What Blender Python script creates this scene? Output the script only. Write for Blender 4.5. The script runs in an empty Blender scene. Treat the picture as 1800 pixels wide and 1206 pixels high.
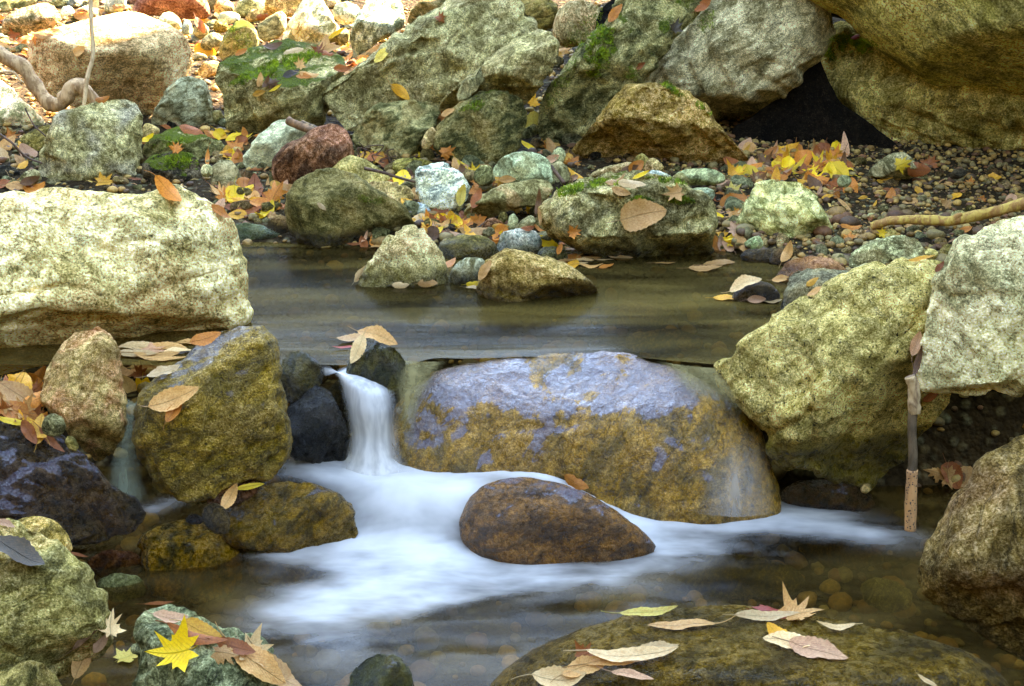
import bpy, math, random
import numpy as np
from mathutils import Vector, Matrix
from mathutils.bvhtree import BVHTree
R = math.radians
sc = bpy.context.scene
col = sc.collection

# ------------------------------------------------------------ camera
PITCH = R(17.0); FPX = 2473.0; CAMZ = 1.0
cam_d = bpy.data.cameras.new('camera'); cam = bpy.data.objects.new('camera', cam_d); col.objects.link(cam)
cam.location = (0, 0, CAMZ); cam.rotation_euler = (math.pi/2 - PITCH, 0, 0)
cam_d.sensor_width = 36; cam_d.lens = 36*FPX/1800; cam_d.clip_end = 300; cam_d.clip_start = 0.05
sc.camera = cam

# ------------------------------------------------------------ sky, sun, exposure
SUN = Vector((0.62, 0.52, 0.66)).normalized()
w = bpy.data.worlds.new('World'); sc.world = w; w.use_nodes = True
nt = w.node_tree
sky = nt.nodes.new('ShaderNodeTexSky'); sky.sky_type = 'NISHITA'; sky.sun_disc = False
sky.sun_elevation = math.asin(SUN.z); sky.sun_rotation = math.atan2(SUN.x, SUN.y)
sky.air_density = 1.0; sky.dust_density = 0.1; sky.ozone_density = 2.5
bg = nt.nodes['Background']; nt.links.new(sky.outputs[0], bg.inputs[0]); bg.inputs[1].default_value = 0.15
sd = bpy.data.lights.new('sun', 'SUN'); sd.energy = 5.0; sd.angle = R(0.5); sd.color = (1, .93, .82)
sun = bpy.data.objects.new('sun', sd); col.objects.link(sun)
sun.rotation_euler = SUN.to_track_quat('Z', 'Y').to_euler(); sun.location = SUN*20
vs = sc.view_settings; vs.view_transform = 'Standard'; vs.look = 'None'; vs.gamma = 1; vs.exposure = 4.3
try:
    vs.use_white_balance = True; vs.white_balance_temperature = 8600; vs.white_balance_tint = 13
except Exception: pass

# ------------------------------------------------------------ numpy noise
def _hash(ix, iy, iz, seed):
    h = (ix.astype(np.int64)*374761393 + iy.astype(np.int64)*668265263 + iz.astype(np.int64)*2147483647 + seed*974634777) & 0xffffffff
    h = ((h ^ (h >> 13))*1274126177) & 0xffffffff
    h = ((h ^ (h >> 16))*2246822519) & 0xffffffff
    return ((h ^ (h >> 15)) & 0xffffff)/float(0xffffff)
def vnoise(p, seed=0):
    i = np.floor(p); f = p - i; f = f*f*f*(f*(f*6-15)+10); i = i.astype(np.int64)
    x, y, z = i[:, 0], i[:, 1], i[:, 2]; fx, fy, fz = f[:, 0], f[:, 1], f[:, 2]
    c = lambda a, b, d: _hash(x+a, y+b, z+d, seed)
    l = lambda a, b, t: a+(b-a)*t
    return l(l(l(c(0,0,0), c(1,0,0), fx), l(c(0,1,0), c(1,1,0), fx), fy),
             l(l(c(0,0,1), c(1,0,1), fx), l(c(0,1,1), c(1,1,1), fx), fy), fz)*2-1
def fbm(p, oct=4, seed=0, gain=.5, ridged=False):
    a = 1; s = 0; t = 0
    for k in range(oct):
        v = vnoise(p*(2.03**k)+k*17.3, seed+k)
        if ridged: v = 1-2*np.abs(v)
        s = s+a*v; t += a; a *= gain
    return s/t

def chisel(p, seed=0, k=9.):
    # blended random planes, one per cell: broken-stone facets
    i = np.floor(p).astype(np.int64); f = p-i; num = 0; den = 0
    for dx in (-1, 0, 1):
        for dy in (-1, 0, 1):
            for dz in (-1, 0, 1):
                a, b, c = i[:, 0]+dx, i[:, 1]+dy, i[:, 2]+dz
                h = _hash(a, b, c, seed); h2 = (h*7919.17) % 1; h3 = (h*104729.3) % 1; h4 = (h*1299709.7) % 1; h5 = (h*15485.8) % 1; h6 = (h*32452.9) % 1
                rx, ry, rz = f[:, 0]-dx-h, f[:, 1]-dy-h2, f[:, 2]-dz-h3
                w_ = np.exp(-k*(rx*rx+ry*ry+rz*rz)); num = num+w_*((h4-.5)*rx+(h5-.5)*ry+(h6-.5)*rz+(h3-.5)*.35)*2; den = den+w_
    return num/(den+1e-12)

# ------------------------------------------------------------ pixel helpers (photo is 1800 x 1206)
CP, SP = math.cos(PITCH), math.sin(PITCH)
CAM = Vector((0, 0, CAMZ))
def ray(px, py):
    a = (px-900)/FPX; b = (603-py)/FPX
    return Vector((a, CP+b*SP, -SP+b*CP))
def at_y(px, py, Y):
    d = ray(px, py); return CAM + d*(Y/d.y)
def at_z(px, py, z):
    d = ray(px, py); return CAM + d*((z-CAMZ)/d.z)
ZU, ZL = 0.25, 0.0
def ground_y(py, level):
    d = ray(900, py)
    if level == 'lower': return (ZL-CAMZ)/d.z*d.y
    if level == 'upper': return (ZU-CAMZ)/d.z*d.y
    # bank: z = .25 + .17 (Y-3.2)
    k = -d.z/d.y
    return (CAMZ-.25+.17*3.2)/(.17+k)
def smooth(t): t = np.clip(t, 0, 1); return t*t*(3-2*t)

# ------------------------------------------------------------ tagging
def tag(o, label=None, cat=None, group=None, kind=None):
    if label: o['label'] = label
    if cat: o['category'] = cat
    if group: o['group'] = group
    if kind: o['kind'] = kind
    return o
def mesh_obj(name, co, faces, mat=None, parent=None, smooth_=True, loc=None):
    me = bpy.data.meshes.new(name)
    if isinstance(faces, np.ndarray):
        nf, k = faces.shape
        me.vertices.add(len(co)); me.vertices.foreach_set('co', np.asarray(co, dtype=np.float32).ravel())
        me.loops.add(nf*k); me.loops.foreach_set('vertex_index', faces.astype(np.int32).ravel())
        me.polygons.add(nf); me.polygons.foreach_set('loop_start', np.arange(0, nf*k, k, dtype=np.int32))
        me.update(calc_edges=True); me.validate()
    else:
        me.from_pydata([tuple(c) for c in co], [], faces); me.update()
    if smooth_: me.polygons.foreach_set('use_smooth', [True]*len(me.polygons))
    if mat:
        for m in (mat if isinstance(mat, (list, tuple)) else [mat]): me.materials.append(m)
    o = bpy.data.objects.new(name, me); col.objects.link(o)
    if parent: o.parent = parent
    if loc is not None: o.location = loc
    return o

# ------------------------------------------------------------ node helpers
class NB:
    def __init__(s, tree): s.t = tree; s.n = tree.nodes; s.l = tree.links
    def new(s, typ, **kw):
        n = s.n.new('ShaderNode'+typ)
        for k, v in kw.items(): setattr(n, k, v)
        return n
    def put(s, sock, v):
        if hasattr(v, 'links'): s.l.new(v, sock)
        elif v is not None: sock.default_value = v
    def math(s, op, a, b=None, c=None, clamp=False):
        n = s.new('Math', operation=op, use_clamp=clamp); s.put(n.inputs[0], a)
        if b is not None: s.put(n.inputs[1], b)
        if c is not None: s.put(n.inputs[2], c)
        return n.outputs[0]
    def noise(s, vec, scale, detail=6, rough=.6, dist=0):
        n = s.new('TexNoise'); s.put(n.inputs['Vector'], vec); s.put(n.inputs['Scale'], scale)
        n.inputs['Detail'].default_value = detail; n.inputs['Roughness'].default_value = rough; n.inputs['Distortion'].default_value = dist
        return n.outputs[0]
    def ramp(s, v, lo, hi, a=0., b=1., kind='LINEAR'):
        n = s.new('MapRange'); n.interpolation_type = kind
        s.put(n.inputs[0], v); s.put(n.inputs[1], lo); s.put(n.inputs[2], hi); s.put(n.inputs[3], a); s.put(n.inputs[4], b)
        return n.outputs[0]
    def mix(s, f, a, b, mode='MIX'):
        n = s.new('Mix', data_type='RGBA', blend_type=mode); n.clamp_factor = True
        s.put(n.inputs[0], f); s.put(n.inputs[6], a); s.put(n.inputs[7], b)
        return n.outputs[2]
    def vmath(s, op, a, b=None):
        n = s.new('VectorMath', operation=op); s.put(n.inputs[0], a)
        if b is not None: s.put(n.inputs[1], b)
        return n.outputs[0]
def C4(c): return (c[0], c[1], c[2], 1)

# ------------------------------------------------------------ rock shader group
def rock_group():
    g = bpy.data.node_groups.new('rock_shader', 'ShaderNodeTree')
    I = g.interface
    def inp(n, t, d):
        s_ = I.new_socket(n, in_out='INPUT', socket_type=t); s_.default_value = d
    for n, d in (('A', (.3,.28,.2,1)), ('B', (.15,.14,.1,1)), ('C', (.05,.05,.04,1)), ('Moss', (.05,.09,.01,1)), ('Stain', (.2,.1,.03,1))):
        inp(n, 'NodeSocketColor', d)
    for n, d in (('Scale', 10.), ('Spots', .3), ('Fleck', .3), ('MossAmt', 0.), ('StainAmt', .3), ('WetZ', -9.), ('Wet', 0.), ('Bump', 1.), ('Gloss', .5)):
        inp(n, 'NodeSocketFloat', d)
    I.new_socket('BSDF', in_out='OUTPUT', socket_type='NodeSocketShader')
    b = NB(g); gi = b.new('NodeGroupInput') if False else g.nodes.new('NodeGroupInput'); go = g.nodes.new('NodeGroupOutput')
    i = gi.outputs
    tc = b.new('TexCoord').outputs['Object']
    rnd = b.new('ObjectInfo').outputs['Random']
    off = b.new('CombineXYZ'); b.put(off.inputs[0], b.math('MULTIPLY', rnd, 31.)); b.put(off.inputs[1], b.math('MULTIPLY', rnd, 17.)); b.put(off.inputs[2], b.math('MULTIPLY', rnd, 53.))
    v = b.vmath('ADD', tc, off.outputs[0])
    sc_ = b.new('VectorMath', operation='SCALE'); b.put(sc_.inputs[0], v); b.put(sc_.inputs[3], i['Scale']); v = sc_.outputs[0]
    # banding direction for strata
    vr = b.new('VectorRotate', rotation_type='AXIS_ANGLE'); b.put(vr.inputs['Vector'], v); vr.inputs['Axis'].default_value = (.3, .9, .2)
    b.put(vr.inputs['Angle'], b.math('MULTIPLY', b.math('FRACT', b.math('MULTIPLY', rnd, 91.7)), 3.14))
    mp = b.new('Mapping'); b.put(mp.inputs[0], vr.outputs[0]); mp.inputs['Scale'].default_value = (.7, .85, 1.5)
    vs_ = mp.outputs[0]
    n0 = b.noise(v, .55, 3, .5, .4)
    n1 = b.noise(vs_, 1.3, 8, .68, .6)
    n2 = b.noise(v, 5.5, 7, .72, .3)
    n3 = b.noise(v, 26., 4, .7)
    vo = b.new('TexVoronoi', feature='F1'); wv = b.new('VectorMath', operation='ADD'); b.put(wv.inputs[0], v)
    nv = b.new('TexNoise'); b.put(nv.inputs['Vector'], v); nv.inputs['Scale'].default_value = 9; nv.inputs['Detail'].default_value = 3
    sv = b.new('VectorMath', operation='SCALE'); b.put(sv.inputs[0], nv.outputs[1]); sv.inputs[3].default_value = .22
    b.put(wv.inputs[1], sv.outputs[0]); b.put(vo.inputs['Vector'], wv.outputs[0]); vo.inputs['Scale'].default_value = 7.
    c = b.mix(b.ramp(n1, .42, .58), i['A'], i['B'])
    c = b.mix(b.math('MULTIPLY', b.ramp(n0, .48, .66, kind='SMOOTHSTEP'), i['StainAmt'], clamp=True), c, i['Stain'])
    # brightness mottling
    k = b.math('MULTIPLY', b.math('POWER', b.ramp(n2, .34, .66, .42, 1.6), b.math('MULTIPLY_ADD', b.math('FRACT', b.math('MULTIPLY', rnd, 37.3)), .7, .35)), b.math('MULTIPLY', b.ramp(n3, .28, .72, .42, 1.62), b.ramp(n0, .35, .65, .80, 1.22)))
    kc = b.new('CombineColor'); [b.put(kc.inputs[q], k) for q in range(3)]
    c = b.mix(1., c, kc.outputs[0], 'MULTIPLY')
    # dark pits / spots
    sp = b.math('MULTIPLY', b.ramp(b.math('ADD', vo.outputs[0], b.math('MULTIPLY', n2, .5)), .34, .46, 1., 0.), i['Spots'], clamp=True)
    c = b.mix(sp, c, i['C'])
    # pale flecks
    fl = b.math('MULTIPLY', b.ramp(b.noise(v, 13., 5, .75, .5), .56, .66), i['Fleck'], clamp=True)
    c = b.mix(fl, c, b.mix(.65, i['A'], (.75, .74, .62, 1)))
    # crack lines
    cr = b.ramp(b.math('ABSOLUTE', b.math('SUBTRACT', b.noise(vs_, .8, 6, .6, 1.), .5)), .0, .010, .42, 0.)
    c = b.mix(cr, c, i['C'])
    # moss
    ge = b.new('NewGeometry'); sx = b.new('SeparateXYZ'); b.put(sx.inputs[0], ge.outputs['Normal']); px = b.new('SeparateXYZ'); b.put(px.inputs[0], ge.outputs['Position'])
    mm = b.math('ADD', b.math('MULTIPLY', sx.outputs[2], .38), b.noise(v, .9, 7, .68, .3))
    mm = b.math('ADD', mm, i['MossAmt'])
    mm = b.math('MULTIPLY', b.ramp(mm, 1.06, 1.15, kind='SMOOTHSTEP'), b.math('GREATER_THAN', i['MossAmt'], .001))
    mn = b.noise(v, 40., 3, .7)
    mc = b.mix(b.ramp(mn, .35, .7), i['Moss'], (.28, .33, .02, 1))
    c = b.mix(mm, c, mc)
    gm = b.new('Gamma'); b.put(gm.inputs[0], c); gm.inputs[1].default_value = 1.6
    h0 = b.new('HueSaturation'); b.put(h0.inputs['Color'], gm.outputs[0]); b.put(h0.inputs['Saturation'], b.ramp(k, .4, 1.7, 1.12, .66)); h0.inputs['Value'].default_value = 2.55
    c = b.mix(1., h0.outputs[0], (1.13, 1.0, .75, 1), 'MULTIPLY')
    # wet
    wz = b.math('ADD', px.outputs[2], b.math('MULTIPLY', b.math('SUBTRACT', n1, .5), .06))
    wt = b.ramp(b.math('SUBTRACT', wz, i['WetZ']), .0, .028, 1., 0.)
    wt = b.math('MAXIMUM', wt, i['Wet'])
    wt = b.math('MULTIPLY', wt, b.math('SUBTRACT', 1., b.math('MULTIPLY', mm, .7)))
    hs = b.new('HueSaturation'); b.put(hs.inputs['Color'], c); b.put(hs.inputs['Saturation'], b.ramp(wt, 0, 1, 1., 1.16)); b.put(hs.inputs['Value'], b.ramp(wt, 0, 1, 1., .28))
    c = hs.outputs[0]
    p = b.new('BsdfPrincipled'); 
    gl = b.ramp(n2, .35, .62, .10, .42)
    ro = b.math('ADD', b.math('MULTIPLY', wt, gl), b.math('MULTIPLY', b.math('SUBTRACT', 1., wt), .85))
    b.put(p.inputs['Roughness'], ro)
    b.put(p.inputs['Specular IOR Level'], b.math('MULTIPLY_ADD', wt, b.math('MULTIPLY', i['Gloss'], .6), .10))
    h = b.math('ADD', b.math('MULTIPLY', n1, .45), b.math('MULTIPLY', n2, .6)); h = b.math('ADD', h, b.math('MULTIPLY', n3, .2))
    h = b.math('SUBTRACT', h, b.math('MULTIPLY', sp, .10)); h = b.math('SUBTRACT', h, b.math('MULTIPLY', cr, .25))
    h = b.math('ADD', h, b.math('MULTIPLY', mm, b.math('MULTIPLY_ADD', mn, .7, .1)))
    bm = b.new('Bump'); b.put(bm.inputs['Height'], h); bm.inputs['Strength'].default_value = 1.
    b.put(bm.inputs['Distance'], b.math('DIVIDE', b.math('MULTIPLY', i['Bump'], .46), i['Scale']))
    b.put(p.inputs['Normal'], bm.outputs[0])
    film_sheen = b.math('MULTIPLY', b.math('MULTIPLY', wt, i['Gloss']), b.ramp(b.math('ADD', b.math('ADD', b.math('MULTIPLY', n0, .5), b.math('MULTIPLY', n1, .5)), b.math('ADD', b.math('MULTIPLY', b.math('SUBTRACT', sx.outputs[2], .62), .22), b.math('MULTIPLY', b.math('SUBTRACT', i['Gloss'], .9), .3))), .492, .515), clamp=True)
    b.put(p.inputs['Coat Weight'], film_sheen); b.put(p.inputs['Base Color'], b.mix(b.math('MULTIPLY', film_sheen, .72), c, (.024, .012, .060, 1))); p.inputs['Coat IOR'].default_value = 2.2; p.inputs['Coat Roughness'].default_value = .09  # violet-blue sky sheen painted into the base colour under the glossy wet film
    b2 = b.new('Bump'); b.put(b2.inputs['Height'], b.math('ADD', b.noise(v, 3., 4, .6), b.math('MULTIPLY', n2, .35))); b.put(b2.inputs['Distance'], b.math('DIVIDE', .35, i['Scale'])); b.put(p.inputs['Coat Normal'], b2.outputs[0])
    g.links.new(p.outputs[0], go.inputs[0])
    return g
RG = rock_group()
PRE = {  # A, B, C, stain + floats ; true stone colours
 'sage':   dict(A=(.34,.34,.19), B=(.14,.145,.07), C=(.03,.035,.02), Stain=(.24,.18,.05), Spots=.35, Fleck=.35),
 'grey':   dict(A=(.38,.37,.24), B=(.15,.145,.08), C=(.035,.04,.04), Stain=(.25,.21,.10), Spots=.35, Fleck=.4),
 'pale':   dict(A=(.62,.61,.44), B=(.32,.32,.19), C=(.05,.06,.02), Stain=(.36,.27,.10), Spots=.25, Fleck=.5),
 'quartz': dict(A=(.58,.58,.36), B=(.24,.25,.10), C=(.04,.05,.02), Stain=(.40,.34,.08), Spots=.3, Fleck=.5),
 'green':  dict(A=(.40,.43,.29), B=(.19,.21,.13), C=(.05,.07,.05), Stain=(.30,.30,.16), Spots=.25, Fleck=.3),
 'blue':   dict(A=(.52,.58,.56), B=(.25,.30,.28), C=(.05,.08,.08), Stain=(.36,.36,.20), Spots=.25, Fleck=.5),
 'brown':  dict(A=(.27,.20,.085), B=(.11,.085,.035), C=(.02,.02,.012), Stain=(.20,.11,.03), Spots=.3, Fleck=.12),
 'olive':  dict(A=(.30,.26,.10), B=(.12,.11,.035), C=(.02,.025,.012), Stain=(.26,.19,.04), Spots=.35, Fleck=.2),
 'gold':   dict(A=(.40,.31,.085), B=(.17,.135,.035), C=(.025,.025,.012), Stain=(.36,.23,.03), Spots=.35, Fleck=.2),
 'yellow': dict(A=(.50,.45,.20), B=(.23,.205,.08), C=(.03,.035,.025), Stain=(.42,.35,.08), Spots=.75, Fleck=.25),
 'red':    dict(A=(.30,.17,.09), B=(.13,.075,.04), C=(.03,.02,.015), Stain=(.30,.12,.04), Spots=.3, Fleck=.15),
 'pink':   dict(A=(.48,.30,.19), B=(.26,.15,.09), C=(.06,.04,.03), Stain=(.35,.20,.10), Spots=.2, Fleck=.2),
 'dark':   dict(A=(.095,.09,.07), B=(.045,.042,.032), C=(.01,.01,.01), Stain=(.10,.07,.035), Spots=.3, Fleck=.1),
 'tan':    dict(A=(.50,.42,.22), B=(.24,.19,.09), C=(.04,.035,.02), Stain=(.32,.19,.07), Spots=.25, Fleck=.3),
}
_mc = {}
def rock_mat(pre, scale=10., moss=0., wetz=-9., wet=0., bump=1., gloss=.5, stain=.5, **kw):
    key = (pre, round(scale, 1), moss, wetz, wet, bump, gloss, stain, tuple(sorted(kw.items())))
    if key in _mc: return _mc[key]
    d = dict(PRE[pre]); d.update(kw)
    m = bpy.data.materials.new('rock_'+pre); m.use_nodes = True; t = m.node_tree; t.nodes.clear()
    g = t.nodes.new('ShaderNodeGroup'); g.node_tree = RG; o = t.nodes.new('ShaderNodeOutputMaterial')
    for k in ('A', 'B', 'C', 'Stain'): g.inputs[k].default_value = C4(d[k])
    g.inputs['Spots'].default_value = d['Spots']; g.inputs['Fleck'].default_value = d['Fleck']
    g.inputs['Scale'].default_value = scale; g.inputs['MossAmt'].default_value = moss; g.inputs['WetZ'].default_value = wetz
    g.inputs['Wet'].default_value = wet; g.inputs['Bump'].default_value = bump; g.inputs['Gloss'].default_value = gloss; g.inputs['StainAmt'].default_value = stain
    t.links.new(g.outputs[0], o.inputs[0]); _mc[key] = m
    return m

# ------------------------------------------------------------ rock builder
BV_CO, BV_F, BV_OWN = [], [], []          # everything leaves can land on
_bvn = [0]
def bv_add(co, faces, owner):
    BV_CO.append(co); BV_F.append(faces+_bvn[0]); BV_OWN.extend([owner]*len(faces)); _bvn[0] += len(co)
ROCKS = []
def chaikin(P, it=1):
    for _ in range(it):
        Q = np.roll(P, -1, 0); P = np.stack([P*.82+Q*.18, P*.18+Q*.82], 1).reshape(-1, 2)
    return P
def grid_faces(n, off=0, flip=False):
    a = np.arange(n*n).reshape(n, n); f = np.stack([a[:-1, :-1], a[1:, :-1], a[1:, 1:], a[:-1, 1:]], -1).reshape(-1, 4)+off
    return f[:, ::-1] if flip else f
def rock(short, label, pts, pre='sage', base=None, lv='bank', Y=None, T=.8, rnd=.5, rough=1., nf=7, facets=(), cracks=(),
         cen=None, seed=None, name='rock', cat='rock', tscale=None, moss=0., wetz=None, wet=0., dY=0., bump=1., res=3.6, dome=2.3, group=None, tone=1., **mk):
    P = np.array(pts, float)
    seed = seed if seed is not None else (len(ROCKS)*7+3)
    rs = np.random.RandomState(seed)
    x, y = P[:, 0], P[:, 1]; x2, y2 = np.roll(x, -1), np.roll(y, -1); cr = x*y2-x2*y; A = cr.sum()/2
    c = np.array([((x+x2)*cr).sum()/(6*A), ((y+y2)*cr).sum()/(6*A)]) if cen is None else np.array(cen, float)
    Rpx = math.sqrt(abs(A)/math.pi)
    if base is None: base = min(y.max(), 1200) if lv != 'lower' else y.max()
    Yg = Y if Y is not None else ground_y(base, lv)
    Yc = Yg + (0 if Y is not None else T*Rpx/FPX*Yg*.55) + dY
    P = chaikin(P, 1)
    C0 = at_y(c[0], c[1], Yc); D = (C0-CAM); dist = D.length; W = -D.normalized()
    U = Vector((0, 0, 1)).cross(W).normalized(); V = W.cross(U).normalized()
    def proj(px, py):
        d = ray(px, py); k = (C0-CAM).dot(W)/d.dot(W); q = CAM+d*k-C0
        return q.dot(U), q.dot(V)
    L = np.array([proj(*p) for p in P])
    # radius as a function of angle
    NA = 360; th = np.arange(NA)*2*math.pi/NA; dx, dy = np.cos(th), np.sin(th); rad = np.zeros(NA)
    A0 = L; A1 = np.roll(L, -1, 0)
    for (ax, ay), (bx, by) in zip(A0, A1):
        ex, ey = bx-ax, by-ay; den = dx*ey-dy*ex; den = np.where(abs(den) < 1e-12, 1e-12, den)
        t = (ax*ey-ay*ex)/den; s_ = (ax*dy-ay*dx)/den
        ok = (t > 0) & (s_ >= -1e-6) & (s_ <= 1+1e-6); rad = np.where(ok, np.maximum(rad, t), rad)
    good = rad > 0
    rad = np.interp(np.arange(NA), np.arange(NA)[good], rad[good], period=NA)
    ksm = np.exp(-(np.minimum(np.arange(NA), NA-np.arange(NA))/22.)**2); ksm /= ksm.sum()
    rsm = np.real(np.fft.ifft(np.fft.fft(rad)*np.fft.fft(ksm)))
    Rm = math.sqrt((rad**2).mean()); Tw = T*Rm
    sz = max(np.ptp(P[:, 0]), np.ptp(P[:, 1]))
    n = int(np.clip(sz/res, 13, 170))
    g = np.linspace(-1, 1, n); a, b = np.meshgrid(g, g, indexing='ij')
    big = abs(a) > abs(b); s = np.maximum(abs(a), abs(b)); s1 = np.where(s == 0, 1, s)
    ang = np.where(big, (math.pi/4)*b/np.where(a == 0, 1, a), math.pi/2-(math.pi/4)*a/np.where(b == 0, 1, b))
    ang = np.where(big, np.where(a < 0, ang+math.pi, ang), np.where(b < 0, ang+math.pi, ang)) % (2*math.pi)
    ai = ang/(2*math.pi)*NA; rr = np.interp(ai.ravel(), np.arange(NA+1), np.append(rad, rad[0])).reshape(n, n)
    rq = np.interp(ai.ravel(), np.arange(NA+1), np.append(rsm, rsm[0])).reshape(n, n)
    s2 = np.sin(s*math.pi/2)**.9                     # denser near the rim
    rr = rr*s2**2+rq*(1-s2**2)*np.minimum(1, rr/rq)**.5
    u = np.cos(ang)*s2*rr; v = np.sin(ang)*s2*rr
    prof = np.power(np.clip(1-s2**dome, 0, 1), 1/1.9)
    wf = Tw*prof; wb = -Tw*.8*prof
    Ru = (np.ptp(L[:, 0]))/2; Rv = np.ptp(L[:, 1])/2; uc = (L[:, 0].max()+L[:, 0].min())/2; vc = (L[:, 1].max()+L[:, 1].min())/2
    qu, qv = (u-uc)/Ru, (v-vc)/Rv
    kk = Tw*(.02+.22*rnd)
    def smin(x_, y_): h = np.clip(.5+.5*(y_-x_)/kk, 0, 1); return y_*(1-h)+x_*h-kk*h*(1-h)
    for (fx, fy, wfr, sa, sb) in facets:             # plane through a photo point, slopes to the right and upward
        fu, fv = proj(fx, fy); wf = smin(wf, Tw*wfr+sa*(u-fu)+sb*(v-fv))
    for q in range(nf):
        th_ = rs.uniform(0, 2*math.pi); al = rs.uniform(.25, 1.1); t = rs.uniform(.50, .82)+.18*rnd
        nu, nv_, nw = math.cos(th_)*math.sin(al), math.sin(th_)*math.sin(al), math.cos(al)
        wf = smin(wf, Tw*(t-qu*nu-qv*nv_)/nw)
    for q in range(5):
        th_ = rs.uniform(0, 2*math.pi); al = rs.uniform(.25, 1.1); t = rs.uniform(.7, .95)
        nu, nv_, nw = math.cos(th_)*math.sin(al), math.sin(th_)*math.sin(al), math.cos(al)
        wb = np.maximum(wb, -Tw*.8*(t-qu*nu-qv*nv_)/nw)
    wf = np.maximum(wf, -1.3*Tw)
    for (pl, wid, dep) in cracks:
        Q = [proj(*p) for p in pl]; dm = np.full_like(u, 9.)
        wn = u*0+wid*dist/FPX
        jit = fbm(np.stack([u.ravel()*9/Rm*.5, v.ravel()*9/Rm*.5, u.ravel()*0], 1), 3, seed+5).reshape(n, n)*wid*.9*dist/FPX
        for (ax, ay), (bx, by) in zip(Q[:-1], Q[1:]):
            ex, ey = bx-ax, by-ay; t = np.clip(((u-ax)*ex+(v-ay)*ey)/(ex*ex+ey*ey+1e-12), 0, 1)
            dm = np.minimum(dm, np.hypot(u-ax-t*ex, v-ay-t*ey))
        wf = wf-dep*Rm*np.exp(-((dm+jit)/wn)**2)*np.clip(prof*2.2, 0, 1)
    wb = np.minimum(wb, wf-.3*Tw*prof)
    F = np.stack([u, v, wf], -1).reshape(-1, 3); B = np.stack([u, v, wb], -1).reshape(-1, 3)
    co = np.vstack([F, B]); faces = np.vstack([grid_faces(n, 0, False), grid_faces(n, n*n, True)])
    # weld the rims
    rim = (s >= .9999).ravel(); idx = np.arange(2*n*n); idx[n*n:][rim] = np.arange(n*n)[rim]
    faces = idx[faces]; used = np.unique(faces); rem = np.zeros(2*n*n, int); rem[used] = np.arange(len(used)); co = co[used]; faces = rem[faces]
    # relief along normals
    def normals(co):
        p = co[faces]; fn = np.cross(p[:, 2]-p[:, 0], p[:, 3]-p[:, 1]); N = np.zeros_like(co)
        for k in range(4): np.add.at(N, faces[:, k], fn)
        return N/(np.linalg.norm(N, axis=1, keepdims=True)+1e-12)
    N = normals(co)
    q = co/Rm+seed*3.71
    rot = rs.uniform(-.6, .6); stv = np.stack([q[:, 0]*math.cos(rot)+q[:, 1]*math.sin(rot), (-q[:, 0]*math.sin(rot)+q[:, 1]*math.cos(rot))*3.2, q[:, 2]], 1)
    amp = Rm*min(rough, 1.1)*.82
    d = .05*fbm(q*1.3, 3, seed)+.020*fbm(stv*1.9, 4, seed+9, .55, True)+.016*fbm(q*5.5, 4, seed+3, .6)
    d += .011*np.minimum(0, fbm(stv*1.1+5, 3, seed+21, .6))*3
    ck = 1-min(1, rnd*1.1)
    for qd in range(3):
        dv = rs.normal(size=3); dv[2] *= .4; dv /= np.linalg.norm(dv); fq = [1.6, 2.7, 5.][qd]; am = [.085, .055, .024][qd]
        xx = (q@dv)*fq+.35*fbm(q*1.1+qd*9, 3, seed+60+qd); fr = xx-np.floor(xx)
        saw = np.where(fr < .84, fr/.84, 1-smooth((fr-.84)/.16))-.5
        d = d+am*(.12+ck)*saw*(.35+.65*smooth(fbm(q*1.6+qd*5, 2, seed+80+qd)*2.5+.5))
    d += (.02+.085*ck)*chisel(q*1.1+3, seed+41, 34)+(.008+.020*ck)*chisel(q*3.1+7, seed+43, 40)
    co = co+N*(d*amp)[:, None]
    N = normals(co); lim = min(1., .09/Rm*.35)
    co = co+N*((.012*fbm(q*16, 3, seed+31, .6))*amp)[:, None]
    M = np.array([[U.x, V.x, W.x], [U.y, V.y, W.y], [U.z, V.z, W.z]])
    wco = co@M.T
    lowz = wco[:, 2].min(); org = np.array([0, 0, lowz])
    ts = tscale if tscale else float(np.clip(2.3/Rm, 7, 34))
    if wetz is None: wetz = {'lower': ZL+.02, 'upper': ZU+.022}.get(lv, -9.)
    mk2 = dict(mk)
    if tone != 1.:
        for k in ('A', 'B', 'Stain'): mk2[k] = tuple(min(.9, x_*tone) for x_ in mk2.get(k, PRE[pre][k]))
    o = mesh_obj(name, wco-org, faces, rock_mat(pre, ts, moss, wetz, wet, bump, **mk2), loc=Vector(C0)+Vector(org))
    tag(o, label, cat, group or {'boulder': 'large boulders', 'cobble': 'cobbles of the stream bank'}.get(name, 'rocks of the stream bank'))
    wabs = wco+np.array(C0)
    info = dict(o=o, short=short, c=c, Y=Yc, frame=(C0, U, V, W), Rm=Rm, co=wabs, faces=faces)
    ROCKS.append(info); bv_add(wabs, faces, len(ROCKS)-1)
    return info

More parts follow.
